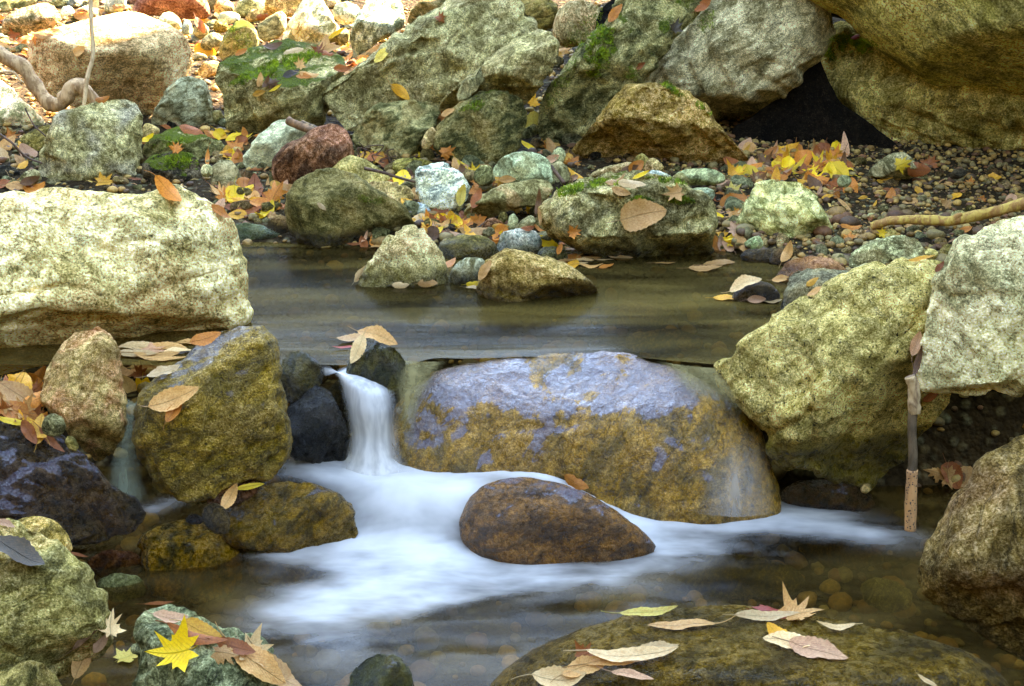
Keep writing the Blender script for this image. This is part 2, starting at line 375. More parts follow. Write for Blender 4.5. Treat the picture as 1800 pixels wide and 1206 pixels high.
# ------------------------------------------------------------ ground
def sst(t): t = np.clip(t, 0, 1); return t*t*(3-2*t)
def terrain(X, Y):
    bank = .25+.17*(Y-3.2)
    bank = np.where(Y > 7.2, .93+9*(1-np.exp(-(Y-7.2)*.62/9)), bank)  # unseen back slope steepened to block the bright low sky
    pool = .10+.16*sst((Y-3.02)/.28)                       # pool bed rising to the bank
    upper = np.where(Y > 3.28, np.maximum(pool, bank), pool)
    upper = np.where(Y > 3.3, bank, upper)
    xr = .50+.25*(Y-2.8)*-1
    side = .24*sst((X-(.62-.32*(Y-2.6)))/.22)*sst((Y-2.35)/.3)
    sidel = .26*sst((-X-.95)/.3)
    up2 = np.where(Y < 3.3, np.maximum(upper, np.minimum(upper+side+sidel, .275+.12*np.maximum(0, Y-3.0))), upper)
    low = -.10+.30*sst((abs(X)-1.15)/.5)
    z = low+(up2-low)*sst((Y-2.32)/.14)
    shade_hill = np.maximum(0, -X-2.3-.5*np.maximum(0, Y-4))*2.0+np.maximum(0, -Y-.9)*1.8+np.maximum(0, X-7)*.5  # added unseen hillsides that cut light from the sides and behind
    z = z+9*(1-np.exp(-shade_hill/9))
    p = np.stack([X*3, Y*3, X*0], 1)
    z = z+.02*fbm(p, 4, 77)+.02*fbm(p*.25, 2, 71)*np.clip(np.hypot(X, Y-3), 0, 6)/2
    return z
gx = np.concatenate([np.linspace(-60, -6, 12)[:-1], np.linspace(-6, -2.2, 20)[:-1], np.linspace(-2.2, 2.2, 190)[:-1], np.linspace(2.2, 6, 20)[:-1], np.linspace(6, 60, 12)])
gy = np.concatenate([np.linspace(-40, -1, 10)[:-1], np.linspace(-1, 1, 12)[:-1], np.linspace(1, 6.5, 240)[:-1], np.linspace(6.5, 12, 16)[:-1], np.linspace(12, 60, 12)])
GX, GY = np.meshgrid(gx, gy, indexing='ij')
gco = np.stack([GX.ravel(), GY.ravel(), terrain(GX.ravel(), GY.ravel())], 1)
nx, ny = GX.shape; ia = np.arange(nx*ny).reshape(nx, ny)
gf = np.stack([ia[:-1, :-1], ia[1:, :-1], ia[1:, 1:], ia[:-1, 1:]], -1).reshape(-1, 4)
def earth_mat():
    m = bpy.data.materials.new('creek_bed'); m.use_nodes = True; t = m.node_tree; b = NB(t); p = t.nodes['Principled BSDF']
    v = b.new('TexCoord').outputs['Object']
    vo = b.new('TexVoronoi'); b.put(vo.inputs['Vector'], v); vo.inputs['Scale'].default_value = 45.
    v2 = b.new('TexVoronoi'); b.put(v2.inputs['Vector'], v); v2.inputs['Scale'].default_value = 120.
    n = b.noise(v, 6, 7, .7); n2 = b.noise(v, 60, 4, .7)
    hv = b.new('HueSaturation'); 
    c = b.mix(b.ramp(n, .35, .65), (.016, .010, .004, 1), (.046, .028, .010, 1))
    sep = b.new('SeparateColor'); b.put(sep.inputs[0], vo.outputs['Color'])
    pc = b.mix(sep.outputs[0], (.11, .075, .03, 1), (.09, .085, .045, 1))
    c = b.mix(b.math('MULTIPLY', b.ramp(vo.outputs[0], .25, .5, 1., 0.), b.math('GREATER_THAN', sep.outputs[1], .45)), c, pc)
    k = b.ramp(n2, .3, .7, .5, 1.4); kc = b.new('CombineColor'); [b.put(kc.inputs[q], k) for q in range(3)]
    c = b.mix(1., c, kc.outputs[0], 'MULTIPLY')
    po = b.new('SeparateXYZ'); b.put(po.inputs[0], v)
    far = b.math('MAXIMUM', b.math('MAXIMUM', b.ramp(po.outputs[0], -2.2, -3.2, 0., 1.), b.ramp(po.outputs[1], -.8, -1.6, 0., 1.)), b.ramp(po.outputs[1], 7.0, 8.0, 0., 1.))
    c = b.mix(far, c, b.mix(b.ramp(n, .4, .6), (.012, .014, .006, 1), (.026, .024, .010, 1)))  # unseen slopes coloured dark to reduce the light they bounce
    b.put(p.inputs['Base Color'], c); p.inputs['Roughness'].default_value = .9; p.inputs['Specular IOR Level'].default_value = .08
    bm = b.new('Bump'); b.put(bm.inputs['Height'], b.math('SUBTRACT', b.math('MULTIPLY', n2, .5), b.math('ADD', vo.outputs[0], b.math('MULTIPLY', v2.outputs[0], .4)))); bm.inputs['Distance'].default_value = .012
    b.put(p.inputs['Normal'], bm.outputs[0])
    return m
EARTH = earth_mat()
tag(mesh_obj('ground', gco, gf, EARTH), kind='structure')
bv_add(gco, gf, -1)

# ------------------------------------------------------------ rocks (outlines are read at the photo's 1800 x 1206)
K = dict(name='boulder', cat='boulder')
# --- far bank, left
rock('large sunlit boulder', 'large smooth boulder half in bright sun with a brown shaded face, top left',
     [(46,95),(52,66),(80,50),(130,40),(190,22),(225,17),(275,30),(310,52),(333,75),(339,110),(320,145),(285,182),(258,214),(215,205),(140,190),(80,165),(52,130)],
     'tan', base=222, T=.75, rnd=.8, nf=2, Fleck=.1, facets=[(200,90,.9,.0,.9),(200,90,.9,-.1,-1.6),(255,110,.95,-1.1,.2)], tscale=8, rough=.6, stain=.6, A=(.60,.50,.34), B=(.44,.33,.19), **K)
rock('reddish brown rock at the top edge', 'smooth reddish brown rock at the top edge behind the sunlit boulder', [(230,28),(238,5),(255,-25),(300,-35),(345,-25),(366,5),(371,32),(330,34),(275,28)], 'pink', base=40, rnd=.9, nf=3, A=(.36,.19,.13), B=(.24,.12,.08), rough=.5, Y=5.35)
rock('brown and grey speckled rock', 'brown and grey speckled rock at the top left corner', [(2,60),(8,30),(30,15),(62,6),(92,8),(106,25),(104,42),(70,55),(30,66)], 'grey', base=66, Y=5.0, rnd=.6, A=(.42,.36,.27))
rock('mossy slope stone', 'green tinted flat stone in the extreme top left corner', [(-30,30),(-10,5),(30,-8),(70,-8),(60,8),(20,22),(0,34)], 'sage', Y=5.5, rnd=.5)
rock('mossy pointed stone', 'pointed stone covered in green moss left of the flat mossy boulder', [(383,98),(388,75),(402,50),(418,36),(436,37),(450,50),(456,72),(450,92),(425,104),(395,110)], 'sage', base=106, moss=.42, rnd=.6, nf=5, T=.9)
rock('white sunlit rock', 'brilliant white sunlit rock at the top, behind the flat mossy boulder', [(493,74),(505,44),(525,12),(540,-10),(562,-6),(580,22),(598,50),(596,72),(560,82),(520,80)], 'pale', base=84, rnd=.4, T=.9, A=(.7,.7,.58))
rock('tan sunlit block', 'tan block with a sunlit edge at the top, left of the white sunlit rock', [(464,12),(470,-8),(500,-20),(530,-12),(536,5),(520,28),(500,30),(476,32)], 'tan', Y=5.35, rnd=.4)
rock('grey stone with sunlit left side', 'grey stone with a pale left side between pointed moss stone and white rock', [(452,62),(453,42),(468,34),(484,22),(494,18),(504,28),(505,48),(494,64),(476,73),(458,72)], 'grey', base=76, rnd=.5)
rock('sunlit white stone by twigs', 'white sunlit stone at the top right of the brilliant white rock', [(582,20),(592,6),(612,2),(630,10),(636,28),(622,42),(598,44)], 'pale', Y=5.0, rnd=.5, A=(.7,.7,.58))
rock('pale blue grey block', 'pale blue grey angular rock above the leaf pile, top centre left', [(612,70),(622,42),(634,20),(645,-2),(670,-14),(702,-10),(710,18),(711,44),(695,58),(665,75),(640,95),(622,94)], 'green', base=100, T=.85, rnd=.35, facets=[(668,48,.9,-.1,-1.3),(668,48,.9,.2,.6)], A=(.46,.50,.42))
rock('brown rock at the top centre', 'brown angular rock cut by the top edge, left of the huge slab', [(716,36),(726,12),(748,-6),(790,-22),(812,-8),(785,16),(745,36),(722,46)], 'olive', Y=4.9, rnd=.3, A=(.34,.28,.17))
rock('flat mossy boulder', 'flat topped boulder with moss stripe and scattered leaves, upper left',
     [(376,132),(381,112),(408,94),(440,80),(500,68),(545,70),(580,82),(606,100),(606,125),(590,160),(580,195),(574,216),(545,228),(475,240),(432,252),(408,240),(394,212),(390,170),(378,146)],
     'sage', base=250, T=.9, rnd=.15, nf=2, facets=[(490,150,.95,.1,-2.6),(490,172,.93,-.05,.5),(400,180,.75,1.6,.0)],
     cracks=[([(395,150),(430,130),(500,105),(560,85)],7,.05)], moss=.30, tscale=10, A=(.46,.44,.26), B=(.22,.2,.1), **K)
rock('leaning grey slab', 'leaning grey slab with a sunlit top between the sunlit and flat mossy boulders', [(264,210),(275,186),(292,160),(315,138),(335,132),(360,142),(370,165),(374,200),(382,222),(360,232),(300,232),(268,226)], 'grey', base=228, rnd=.35, facets=[(318,150,.8,-.1,-1.6),(325,190,.9,-.15,.1)], A=(.40,.42,.33))
rock('small grey wedge', 'small green grey wedge stone against the flat mossy boulder', [(369,205),(372,195),(388,193),(393,205),(390,218),(378,222)], 'sage', base=222, rnd=.5)
rock('sunlit stone under the moss rock', 'small sunlit stone just below the mossy pointed stone', [(345,128),(358,108),(380,105),(395,118),(388,132),(360,138)], 'tan', base=140, rnd=.6)
rock('half sunlit cobble', 'rounded cobble with a sunlit top left of the mossy pointed stone', [(350,82),(356,68),(372,56),(388,60),(392,76),(384,92),(364,96)], 'grey', base=96, rnd=.8)
for p_, l_, m_ in (([(375,14),(380,2),(396,-2),(410,6),(412,20),(400,27),(382,24)],'pale round cobble at the top, right of the reddish rock','tan'),
    ([(380,34),(388,22),(404,20),(422,26),(420,38),(400,44)],'pale blue cobble below the pale round cobble','blue'),
    ([(412,22),(418,2),(440,-10),(466,-6),(466,12),(450,26),(430,30)],'grey green stone at the top between two pale cobbles','green'),
    ([(430,32),(440,18),(458,14),(466,24),(458,36),(440,40)],'tan pebble below the grey green stone near the top','tan'),
    ([(374,50),(378,36),(394,34),(402,46),(398,56),(382,58)],'yellow brown pebble between reddish rock and moss stone','gold'),
    ([(318,52),(324,34),(334,36),(340,54),(334,62),(322,60)],'narrow pale pebble right of the sunlit boulder top','blue'),
    ([(276,40),(284,24),(300,20),(316,32),(320,50),(300,60),(284,54)],'white capped stone touching the sunlit boulder crest','pale'),
    ([(104,26),(110,12),(124,10),(134,24),(124,32),(110,32)],'small bluish pebble behind the sunlit boulder','blue'),
    ([(128,24),(138,14),(156,12),(160,26),(146,34),(132,32)],'small tan pebble behind the sunlit boulder','pink'),
    ([(182,18),(186,-4),(206,-12),(222,-4),(222,14),(206,22),(192,22)],'blue grey stone cut by the top edge behind the sunlit boulder','blue'),
    ([(84,8),(96,-4),(120,-8),(132,2),(116,12),(96,12)],'green grey stone cut by the top edge near the left','green'),
    ([(338,60),(342,44),(358,40),(368,50),(366,64),(350,68)],'grey pebble among leaves right of the sunlit boulder','grey'),
    ([(585,66),(590,52),(606,48),(616,58),(612,76),(596,78)],'shaded grey stone below the white stone by twigs','grey')):
    rock(l_.split(' near')[0].split(' behind')[0], l_, p_, m_, base=max(q[1] for q in p_)+4, rnd=.8, name='cobble', cat='stone', nf=4)
rock('bright slab in the left corner', 'bright sunlit slab below the driftwood branch at the left edge', [(-70,150),(-20,128),(10,146),(40,176),(70,205),(88,226),(60,240),(20,248),(-60,250)], 'pale', base=246, T=.6, rnd=.5, facets=[(20,200,.7,.5,-1.2)], dY=.1, A=(.66,.6,.48))
rock('upright coarse boulder', 'upright coarse textured grey boulder standing behind the big pale boulder',
     [(60,340),(68,310),(78,270),(88,235),(96,212),(110,198),(150,186),(195,173),(225,174),(243,184),(251,205),(250,240),(249,290),(246,325),(240,350),(150,356),(68,352)],
     'grey', base=338, T=.6, rnd=.3, nf=3, facets=[(165,270,.95,-.1,-.3),(110,240,.85,1.3,-.1),(160,195,.8,.1,-2.5),(165,300,.93,0,1.)], Y=3.75, rough=1.1, A=(.44,.42,.25), B=(.22,.2,.1), Stain=(.22,.22,.24), tscale=13, **K)
rock('shaded rock at the left edge', 'grey green rock half hidden behind the upright coarse boulder', [(12,285),(18,262),(40,238),(70,222),(95,218),(105,240),(95,290),(80,315),(40,312),(18,302)], 'olive', base=305, Y=3.95)
rock('dark stones in the left corner', 'dark flat stone under dry leaves at the left edge', [(-30,320),(-20,298),(10,288),(30,296),(40,315),(20,330),(-10,332)], 'dark', Y=3.7)
rock('round pebble by the upright boulder', 'grey round pebble at the foot of the upright coarse boulder', [(32,318),(40,304),(56,296),(70,300),(74,316),(60,326),(42,326)], 'grey', Y=3.62, name='cobble', cat='stone')
rock('moss streaked rock', 'moss streaked green rock right of the upright coarse boulder', [(250,262),(262,245),(295,226),(320,221),(345,233),(380,246),(402,258),(404,280),(370,296),(300,296),(252,288)], 'sage', base=292, moss=.34, rnd=.3, dY=.05)
rock('dark mossy block', 'dark wet looking mossy block with an orange leaf on top', [(248,318),(250,290),(265,271),(310,267),(340,274),(352,295),(360,320),(372,342),(340,350),(255,348)], 'dark', base=345, moss=.36, rnd=.25, facets=[(300,280,.8,0,-1.5),(300,300,.9,-.2,.1)], A=(.17,.15,.11), Y=3.68)
rock('upright tan stone', 'small upright tan stone right of the dark mossy block', [(370,325),(371,295),(385,282),(404,279),(418,293),(427,316),(434,345),(415,356),(385,352)], 'grey', base=350, rnd=.5, facets=[(392,300,.9,.5,-.5)], A=(.36,.33,.22), Y=3.62)
rock('pale egg pebble', 'pale egg shaped pebble perched beside the upright tan stone', [(352,300),(356,290),(366,288),(374,294),(374,306),(366,312),(356,311)], 'pale', Y=3.6, rnd=1, name='cobble', cat='stone')
rock('tan wedge behind the moss', 'tan wedge between the upright coarse boulder and the leaning slab', [(248,240),(252,218),(264,216),(282,228),(276,242),(258,250)], 'tan', Y=3.95)
rock('pale green angular stone', 'pale green angular stone left of the reddish mossy rock', [(427,288),(431,272),(452,243),(478,218),(500,207),(516,212),(538,232),(537,262),(510,284),(475,300),(448,300)], 'green', base=300, rnd=.2, facets=[(490,250,.95,-.6,-.3),(470,255,.9,.7,-.4),(490,285,.85,0,1.)], A=(.54,.56,.44), B=(.32,.34,.25), T=.8)
rock('reddish brown rock', 'reddish brown rough rock below the broken sticks', [(477,305),(480,277),(500,252),(530,241),(552,224),(590,217),(612,231),(622,262),(624,282),(600,302),(560,320),(520,332),(495,330),(481,318)], 'red', base=332, rnd=.8, nf=3, moss=.12, rough=.7, tscale=16)
rock('pale round boulder', 'buff rounded rock tucked behind the big rounded brown rock', [(562,312),(572,290),(590,276),(612,271),(640,280),(668,294),(690,318),(650,340),(590,336)], 'yellow', base=330, rnd=.9, nf=2, Spots=.3, A=(.40,.36,.18), Y=3.62)
rock('big rounded brown rock', 'big rounded brown rock with green patch at the water edge, left of centre', [(501,375),(503,342),(517,320),(545,303),(580,298),(614,303),(640,320),(680,344),(712,364),(726,388),(724,412),(690,430),(620,446),(550,442),(514,420)], 'olive', base=432, lv='upper', rnd=.5, nf=3, moss=.10, facets=[(600,360,.95,.1,-1.1),(650,375,.93,-.5,1.2),(540,400,.85,1.0,.5)], A=(.27,.24,.12), T=.75, **K)
rock('flat buff stone', 'flat buff stone right of the pale round rock', [(638,332),(650,320),(690,319),(718,328),(731,344),(726,360),(700,366),(660,352)], 'tan', base=362, rnd=.5, T=.8, Y=3.5)
rock('bluish white angular stone', 'bluish white angular stone in the centre of the bank', [(729,302),(734,295),(760,287),(785,284),(806,303),(827,325),(822,350),(806,374),(775,378),(748,366),(734,346)], 'blue', base=374, rnd=.15, nf=4, facets=[(770,308,.9,-.1,-2.2),(765,325,.95,.1,.1),(800,345,.9,-.9,.2)], cracks=[([(738,312),(765,312),(785,325)],5,.1)], A=(.62,.66,.62))
rock('huge grey slab', 'huge angular grey slab leaning across the top centre',
     [(562,168),(572,150),(610,125),(650,98),(700,66),(750,28),(790,-4),(830,-36),(900,-30),(920,8),(946,46),(948,84),(905,135),(860,195),(770,232),(650,240),(612,232),(582,200)],
     'grey', base=235, T=.62, rnd=.06, nf=1, facets=[(790,110,.92,-.1,-.35),(650,110,.9,1.1,-2.2),(620,180,.86,1.0,1.3),(700,170,.9,.0,.9)],
     cracks=[([(745,75),(780,120),(815,140),(800,170)],8,.05),([(750,60),(790,30),(840,0)],6,.04)], A=(.46,.44,.27), B=(.24,.22,.12), Y=4.0, tscale=11, **K)
rock('wedge slab', 'wedge shaped slab resting against the huge grey slab', [(768,200),(775,178),(810,146),(860,104),(900,74),(944,49),(966,60),(984,80),(972,112),(950,155),(930,182),(900,182),(840,212),(780,214)], 'grey', base=215, T=.55, rnd=.05, nf=2, facets=[(880,130,.93,-.1,1.5),(870,105,.9,.5,-2.2)], cracks=[([(790,180),(830,150),(850,130)],5,.08)], A=(.44,.41,.24), B=(.22,.2,.1), Y=3.86, **K)
rock('small pointed shelf', 'small jagged stone ledge between the two grey slabs', [(800,175),(808,150),(820,138),(838,134),(850,104),(860,108),(852,140),(838,160),(818,180)], 'grey', Y=3.82, rnd=.1)
rock('angular olive rock', 'angular yellow grey rock with an upright orange leaf on top', [(618,245),(630,220),(645,200),(665,183),(700,177),(740,181),(765,182),(775,194),(768,218),(745,244),(726,276),(700,282),(660,264),(632,256)], 'sage', base=276, rnd=.15, nf=3, facets=[(700,190,.8,0,-2.4),(680,230,.95,.25,.1),(735,225,.9,-.9,.2),(700,262,.85,0,1.2)], A=(.40,.38,.22))
rock('dark green rounded rock', 'dark green brown rounded rock behind the big golden leaf', [(760,262),(764,232),(782,205),(810,180),(838,162),(866,156),(902,164),(921,180),(928,210),(918,245),(900,274),(870,294),(830,296),(790,285)], 'olive', base=292, rnd=.5, nf=5, moss=.16, A=(.26,.24,.12), B=(.10,.105,.045), facets=[(870,190,.9,-.1,-1.3),(830,240,.95,.25,.4)])
rock('tall mossy boulder', 'tall leaning boulder with thick moss ridge right of centre',
     [(943,240),(946,190),(965,140),(1000,98),(1040,55),(1075,20),(1105,-25),(1200,-70),(1270,-40),(1240,20),(1195,62),(1150,112),(1110,160),(1070,205),(1035,240),(995,256),(955,252)],
     'sage', base=258, T=.62, rnd=.12, nf=3, facets=[(1100,110,.93,-.9,.3),(1040,110,.93,1.1,-.9),(1060,190,.9,-.3,1.8)], cracks=[([(1015,190),(1035,150),(1060,100),(1085,60)],9,.08),([(1045,205),(1070,160)],7,.06)], moss=.36, A=(.44,.42,.24), Y=3.95, tscale=10, **K)
rock('coarse grained grey boulder', 'coarse grained pale grey boulder over the dark cave',
     [(1080,165),(1110,135),(1160,95),(1200,50),(1240,5),(1290,-40),(1380,-60),(1448,-40),(1466,10),(1458,60),(1446,95),(1405,150),(1355,198),(1312,220),(1262,210),(1220,185),(1160,170),(1100,178)],
     'grey', base=215, T=.7, rnd=.3, nf=3, facets=[(1280,90,.95,0,-.35),(1280,150,.93,0,3.),(1400,80,.88,-.8,.1)], A=(.52,.49,.36), B=(.24,.22,.13), Fleck=.7, Spots=.55, Y=4.05, moss=.04, rough=1.1, tscale=14, **K)
rock('ochre pointed boulder', 'ochre pointed boulder with a shaded front and mossy rim, right of centre',
     [(1003,296),(1008,268),(1035,222),(1060,182),(1090,155),(1130,139),(1165,142),(1210,164),(1250,196),(1276,232),(1300,262),(1335,295),(1310,308),(1250,312),(1200,312),(1140,315),(1080,318),(1015,316)],
     'gold', base=308, T=.75, rnd=.15, nf=1, facets=[(1140,190,.93,.0,1.3),(1120,165,.93,0,-1.8),(1055,240,.85,1.1,.2),(1240,250,.8,-.9,.4)], cracks=[([(1100,265),(1150,250),(1190,255)],8,.05)], moss=.05, A=(.42,.32,.11), B=(.26,.19,.06), **K)
rock('rounded rock at the top', 'rounded buff rock near the top, right of the huge grey slab', [(970,55),(978,22),(998,3),(1028,-1),(1050,9),(1066,30),(1055,58),(1025,80),(992,86),(974,72)], 'tan', base=86, rnd=.8, nf=3, Y=4.7, A=(.42,.38,.25))
rock('dark angular rock at the top', 'angular brown rock cut by the top edge beside the huge slab', [(890,-10),(930,-8),(978,4),(986,28),(970,50),(945,62),(915,40)], 'olive', Y=4.75, rnd=.2)
rock('mossy capped boulder', 'yellow boulder with a cushion of moss on top, right of the cave',
     [(1440,145),(1444,110),(1452,60),(1468,32),(1505,45),(1560,60),(1700,100),(1880,170),(1900,296),(1750,300),(1640,296),(1588,276),(1548,240),(1498,200),(1458,178)],
     'yellow', base=292, T=.7, rnd=.2, nf=2, facets=[(1600,170,.93,0,.9),(1500,95,.85,0,-2.2),(1470,150,.8,1.2,.3)], A=(.52,.46,.20), B=(.30,.26,.09), Spots=.35, moss=.0, Y=4.02, tscale=8, **K)
rock('overhanging giant boulder', 'giant overhanging boulder filling the top right corner',
     [(1250,-60),(1345,-8),(1400,3),(1440,15),(1480,35),(1520,70),(1560,95),(1600,120),(1650,160),(1700,190),(1760,218),(1850,240),(2100,260),(2600,150),(2800,-400),(2500,-1000),(1900,-1200),(1500,-700)],
     'yellow', T=.42, rnd=.1, nf=0, cen=(2000,-300), facets=[(1560,80,.55,-.2,1.5),(1640,40,.75,-.0,.35)], A=(.50,.47,.20), B=(.27,.25,.10), Spots=.5, Y=3.72, tscale=7, res=7, rough=.3, dome=2.6, **K)
rock('dark rock inside the cave', 'dark wedge painted as the cave shade between the boulders', [(1288,262),(1285,225),(1325,203),(1390,155),(1436,95),(1456,140),(1475,180),(1515,205),(1565,245),(1592,272),(1440,276)], 'dark', Y=3.98, T=.08, nf=0, rough=.3, rnd=.3, A=(.035,.028,.018), B=(.022,.018,.011), Stain=(.03,.02,.01), **K)  # thin wedge whose dark colour stands in for the shade of the cave
rock('added roof over the cave', 'added dark roof rock mostly out of the frame, keeping light from the cave', [(1060,-60),(1160,-420),(1700,-480),(1760,-60),(1640,40),(1500,30),(1300,-30)], 'dark', Y=4.75, T=1.1, rnd=.3, **K)  # added rock that stops light falling into the cave from above
rock('added rock behind the coarse grained boulder', 'added dark rock hidden behind the coarse grained boulder, keeping light out', [(1020,260),(1040,40),(1120,-60),(1300,-40),(1330,140),(1260,260)], 'dark', Y=4.62, T=.7, rnd=.3, A=(.03,.028,.02), B=(.02,.018,.012), Stain=(.03,.02,.01), **K)  # added unseen rock that closes off light from behind the cave
# --- centre bank
rock('flat grey green stone', 'flat topped grey green stone above the long slab', [(866,300),(878,280),(905,268),(945,270),(966,283),(976,306),(974,326),(940,332),(895,334),(872,318)], 'green', base=330, rnd=.5, facets=[(920,285,.85,0,-1.5),(920,305,.95,0,.2)], A=(.40,.47,.35), Y=3.5)
rock('long tilted slab', 'long tilted buff slab in the centre of the bank', [(813,388),(818,368),(850,340),(890,322),(940,313),(965,319),(974,336),(957,357),(910,367),(872,378),(845,396),(820,398)], 'tan', base=392, rnd=.35, T=.9, facets=[(900,338,.9,.1,-1.6),(890,350,.95,.1,1.5)], A=(.38,.36,.21), B=(.2,.18,.09), cen=(893,352))
rock('small domed stone', 'small domed stone behind the bluish white stone', [(832,318),(834,300),(848,289),(864,292),(872,306),(866,324),(845,328)], 'sage', Y=3.55, rnd=.9)
rock('yellow and brown pair stone', 'small yellow sided stone under the angular yellow grey rock', [(688,300),(694,284),(710,276),(735,278),(758,284),(762,300),(735,310),(700,308)], 'olive', Y=3.7, rnd=.2, facets=[(715,292,.8,-1.,.0)], A=(.36,.34,.10))
rock('narrow pale stone', 'narrow pale stone wedged between the two middle rocks', [(740,252),(748,232),(760,222),(768,232),(764,250),(752,264),(742,262)], 'tan', Y=3.8, rnd=.4)
rock('small blue grey stone', 'small smooth blue grey stone between two boulders at the water', [(722,362),(732,355),(750,360),(762,376),(758,386),(740,384),(724,374)], 'blue', Y=3.42, rnd=.6, A=(.40,.47,.55))
rock('mossy ledge boulder', 'cracked ledge boulder with moss and a large tan leaf at the pool edge',
     [(947,390),(950,362),(973,336),(1010,320),(1060,306),(1110,300),(1160,306),(1205,322),(1238,350),(1252,378),(1258,412),(1250,448),(1205,475),(1150,478),(1100,462),(1060,452),(1010,436),(968,414)],
     'green', base=462, lv='upper', T=.85, rnd=.2, nf=3, facets=[(1080,350,.9,.05,-2.4),(1100,385,.95,-.2,.9),(1000,390,.9,.8,.7)],
     cracks=[([(1030,340),(1080,365),(1120,400),(1180,440)],6,.09),([(1180,355),(1150,400),(1130,430)],6,.08),([(1120,400),(1190,400),(1240,380)],5,.07)], moss=.16, A=(.46,.43,.25), B=(.22,.20,.11), Stain=(.32,.24,.07), stain=.8, tscale=11, **K)
rock('quartz streaked stone', 'rough yellow green quartz streaked stone on the gravel', [(1299,392),(1305,355),(1325,325),(1350,317),(1405,317),(1428,334),(1447,362),(1465,400),(1460,425),(1448,454),(1415,448),(1375,424),(1330,405),(1306,404)], 'quartz', base=452, rnd=.15, nf=8, rough=1.6, T=.8, facets=[(1380,355,.95,.5,-.9),(1410,390,.93,-.8,1.2)], Y=3.2)
rock('pale stone with yellow leaf', 'pale rounded stone at the cave mouth with a yellow leaf', [(1523,306),(1543,284),(1565,270),(1590,267),(1606,280),(1622,300),(1604,314),(1545,314)], 'grey', base=312, rnd=.7, A=(.42,.40,.28), Y=3.62)
rock('white tan angular rock', 'angular white and tan striped rock standing in the pool', [(626,500),(640,466),(665,440),(690,416),(724,393),(746,405),(766,435),(786,473),(794,505),(764,525),(700,530),(630,530)], 'tan', base=503, lv='upper', rnd=.05, nf=2, T=.85, facets=[(745,455,.93,-1.1,.1),(700,450,.93,.7,-1.2),(700,485,.95,.1,1.3)], cracks=[([(690,425),(688,455),(715,480)],5,.08),([(688,455),(640,480)],4,.05)], A=(.56,.52,.34), B=(.36,.32,.16), Fleck=.6, rough=1.2, tscale=12)
rock('small speckled grey stone', 'small speckled grey stone between the two rocks in the pool', [(791,480),(803,460),(825,452),(850,455),(864,468),(860,495),(840,508),(808,508),(792,498)], 'grey', base=500, lv='upper', rnd=.6, A=(.46,.48,.40), Spots=.7)
rock('brown pyramid rock', 'brown pyramid shaped rock standing in the pool', [(838,510),(848,477),(865,450),(890,436),(925,442),(970,457),(1010,477),(1042,498),(1056,518),(1000,548),(910,556),(850,545)], 'olive', base=530, lv='upper', rnd=.2, nf=2, T=.8, facets=[(910,465,.95,.3,-1.3),(970,490,.93,-.5,1.5),(885,500,.9,1.3,.5)], A=(.42,.33,.15), B=(.24,.18,.07), stain=.7, bump=.7, tscale=12)
rock('flat olive stone', 'flat speckled olive stone behind the small speckled stone', [(768,442),(775,422),(808,412),(850,414),(872,428),(878,450),(830,464),(785,462)], 'olive', base=455, lv='upper', rnd=.7, T=.9)
rock('pale grey cobble', 'pale grey cobble behind the brown pyramid rock', [(872,434),(880,410),(908,402),(940,404),(953,420),(953,444),(905,456),(878,448)], 'blue', base=450, lv='upper', rnd=.4, A=(.52,.53,.50))
rock('small grey stone by yellow leaf', 'small grey stone right of the pale grey cobble', [(944,416),(950,405),(972,407),(986,418),(980,430),(955,430)], 'grey', base=440, lv='upper', rnd=.6)
rock('grey green waterline stone', 'low grey green stone at the waterline under the yellow spotted leaf', [(942,452),(950,436),(975,432),(995,440),(1000,455),(970,464)], 'sage', base=458, lv='upper', rnd=.7)
rock('small round pebble', 'small round brown pebble below the long tilted slab', [(875,386),(878,375),(886,371),(893,378),(892,390),(882,394)], 'olive', base=396, rnd=1, name='cobble', cat='stone')
rock('reddish stone', 'dull reddish stone below the long tilted slab', [(846,404),(852,388),(868,382),(884,390),(888,404),(870,412)], 'red', base=408, rnd=.7, name='cobble', cat='stone')
rock('green wedge pebble', 'small green wedge pebble below the long tilted slab', [(890,400),(895,380),(904,374),(912,386),(908,400),(896,406)], 'green', base=404, rnd=.4, name='cobble', cat='stone')
rock('grey wedge stone', 'grey wedge stone left of the mossy ledge boulder', [(902,402),(915,388),(932,377),(942,384),(940,400),(920,408)], 'grey', base=408, rnd=.2, name='cobble', cat='stone')
rock('grey stone behind moss', 'grey stone behind the mossy ledge boulder and yellow leaf', [(962,312),(966,290),(985,282),(1000,296),(1002,318),(984,330)], 'grey', Y=3.6, rnd=.6)
rock('bluish stone in the hollow', 'small bluish stone in the hollow under the tall mossy boulder', [(965,288),(972,265),(985,258),(996,270),(990,288),(976,294)], 'green', Y=3.72, rnd=.5)
rock('low brown slab', 'low brown slab above the mossy ledge boulder', [(1028,318),(1045,300),(1075,290),(1110,284),(1125,296),(1100,312),(1050,324)], 'tan', Y=3.5, rnd=.6, A=(.38,.33,.20))
rock('yellow green pebble', 'yellow green pebble at the foot of the ochre boulder', [(1115,290),(1118,274),(1130,269),(1142,280),(1136,294),(1122,298)], 'yellow', Y=3.6, rnd=.8, name='cobble', cat='stone', Spots=.2)
rock('buff stepped pebble', 'buff pebble right of the yellow green pebble', [(1132,300),(1136,282),(1150,276),(1166,290),(1168,302),(1148,308)], 'tan', Y=3.57, rnd=.4, name='cobble', cat='stone')
rock('pale blue pebble', 'pale blue grey elongated pebble on the mossy ledge boulder', [(1138,306),(1145,298),(1165,302),(1184,312),(1176,320),(1150,314)], 'blue', Y=3.48, rnd=.5, name='cobble', cat='stone')
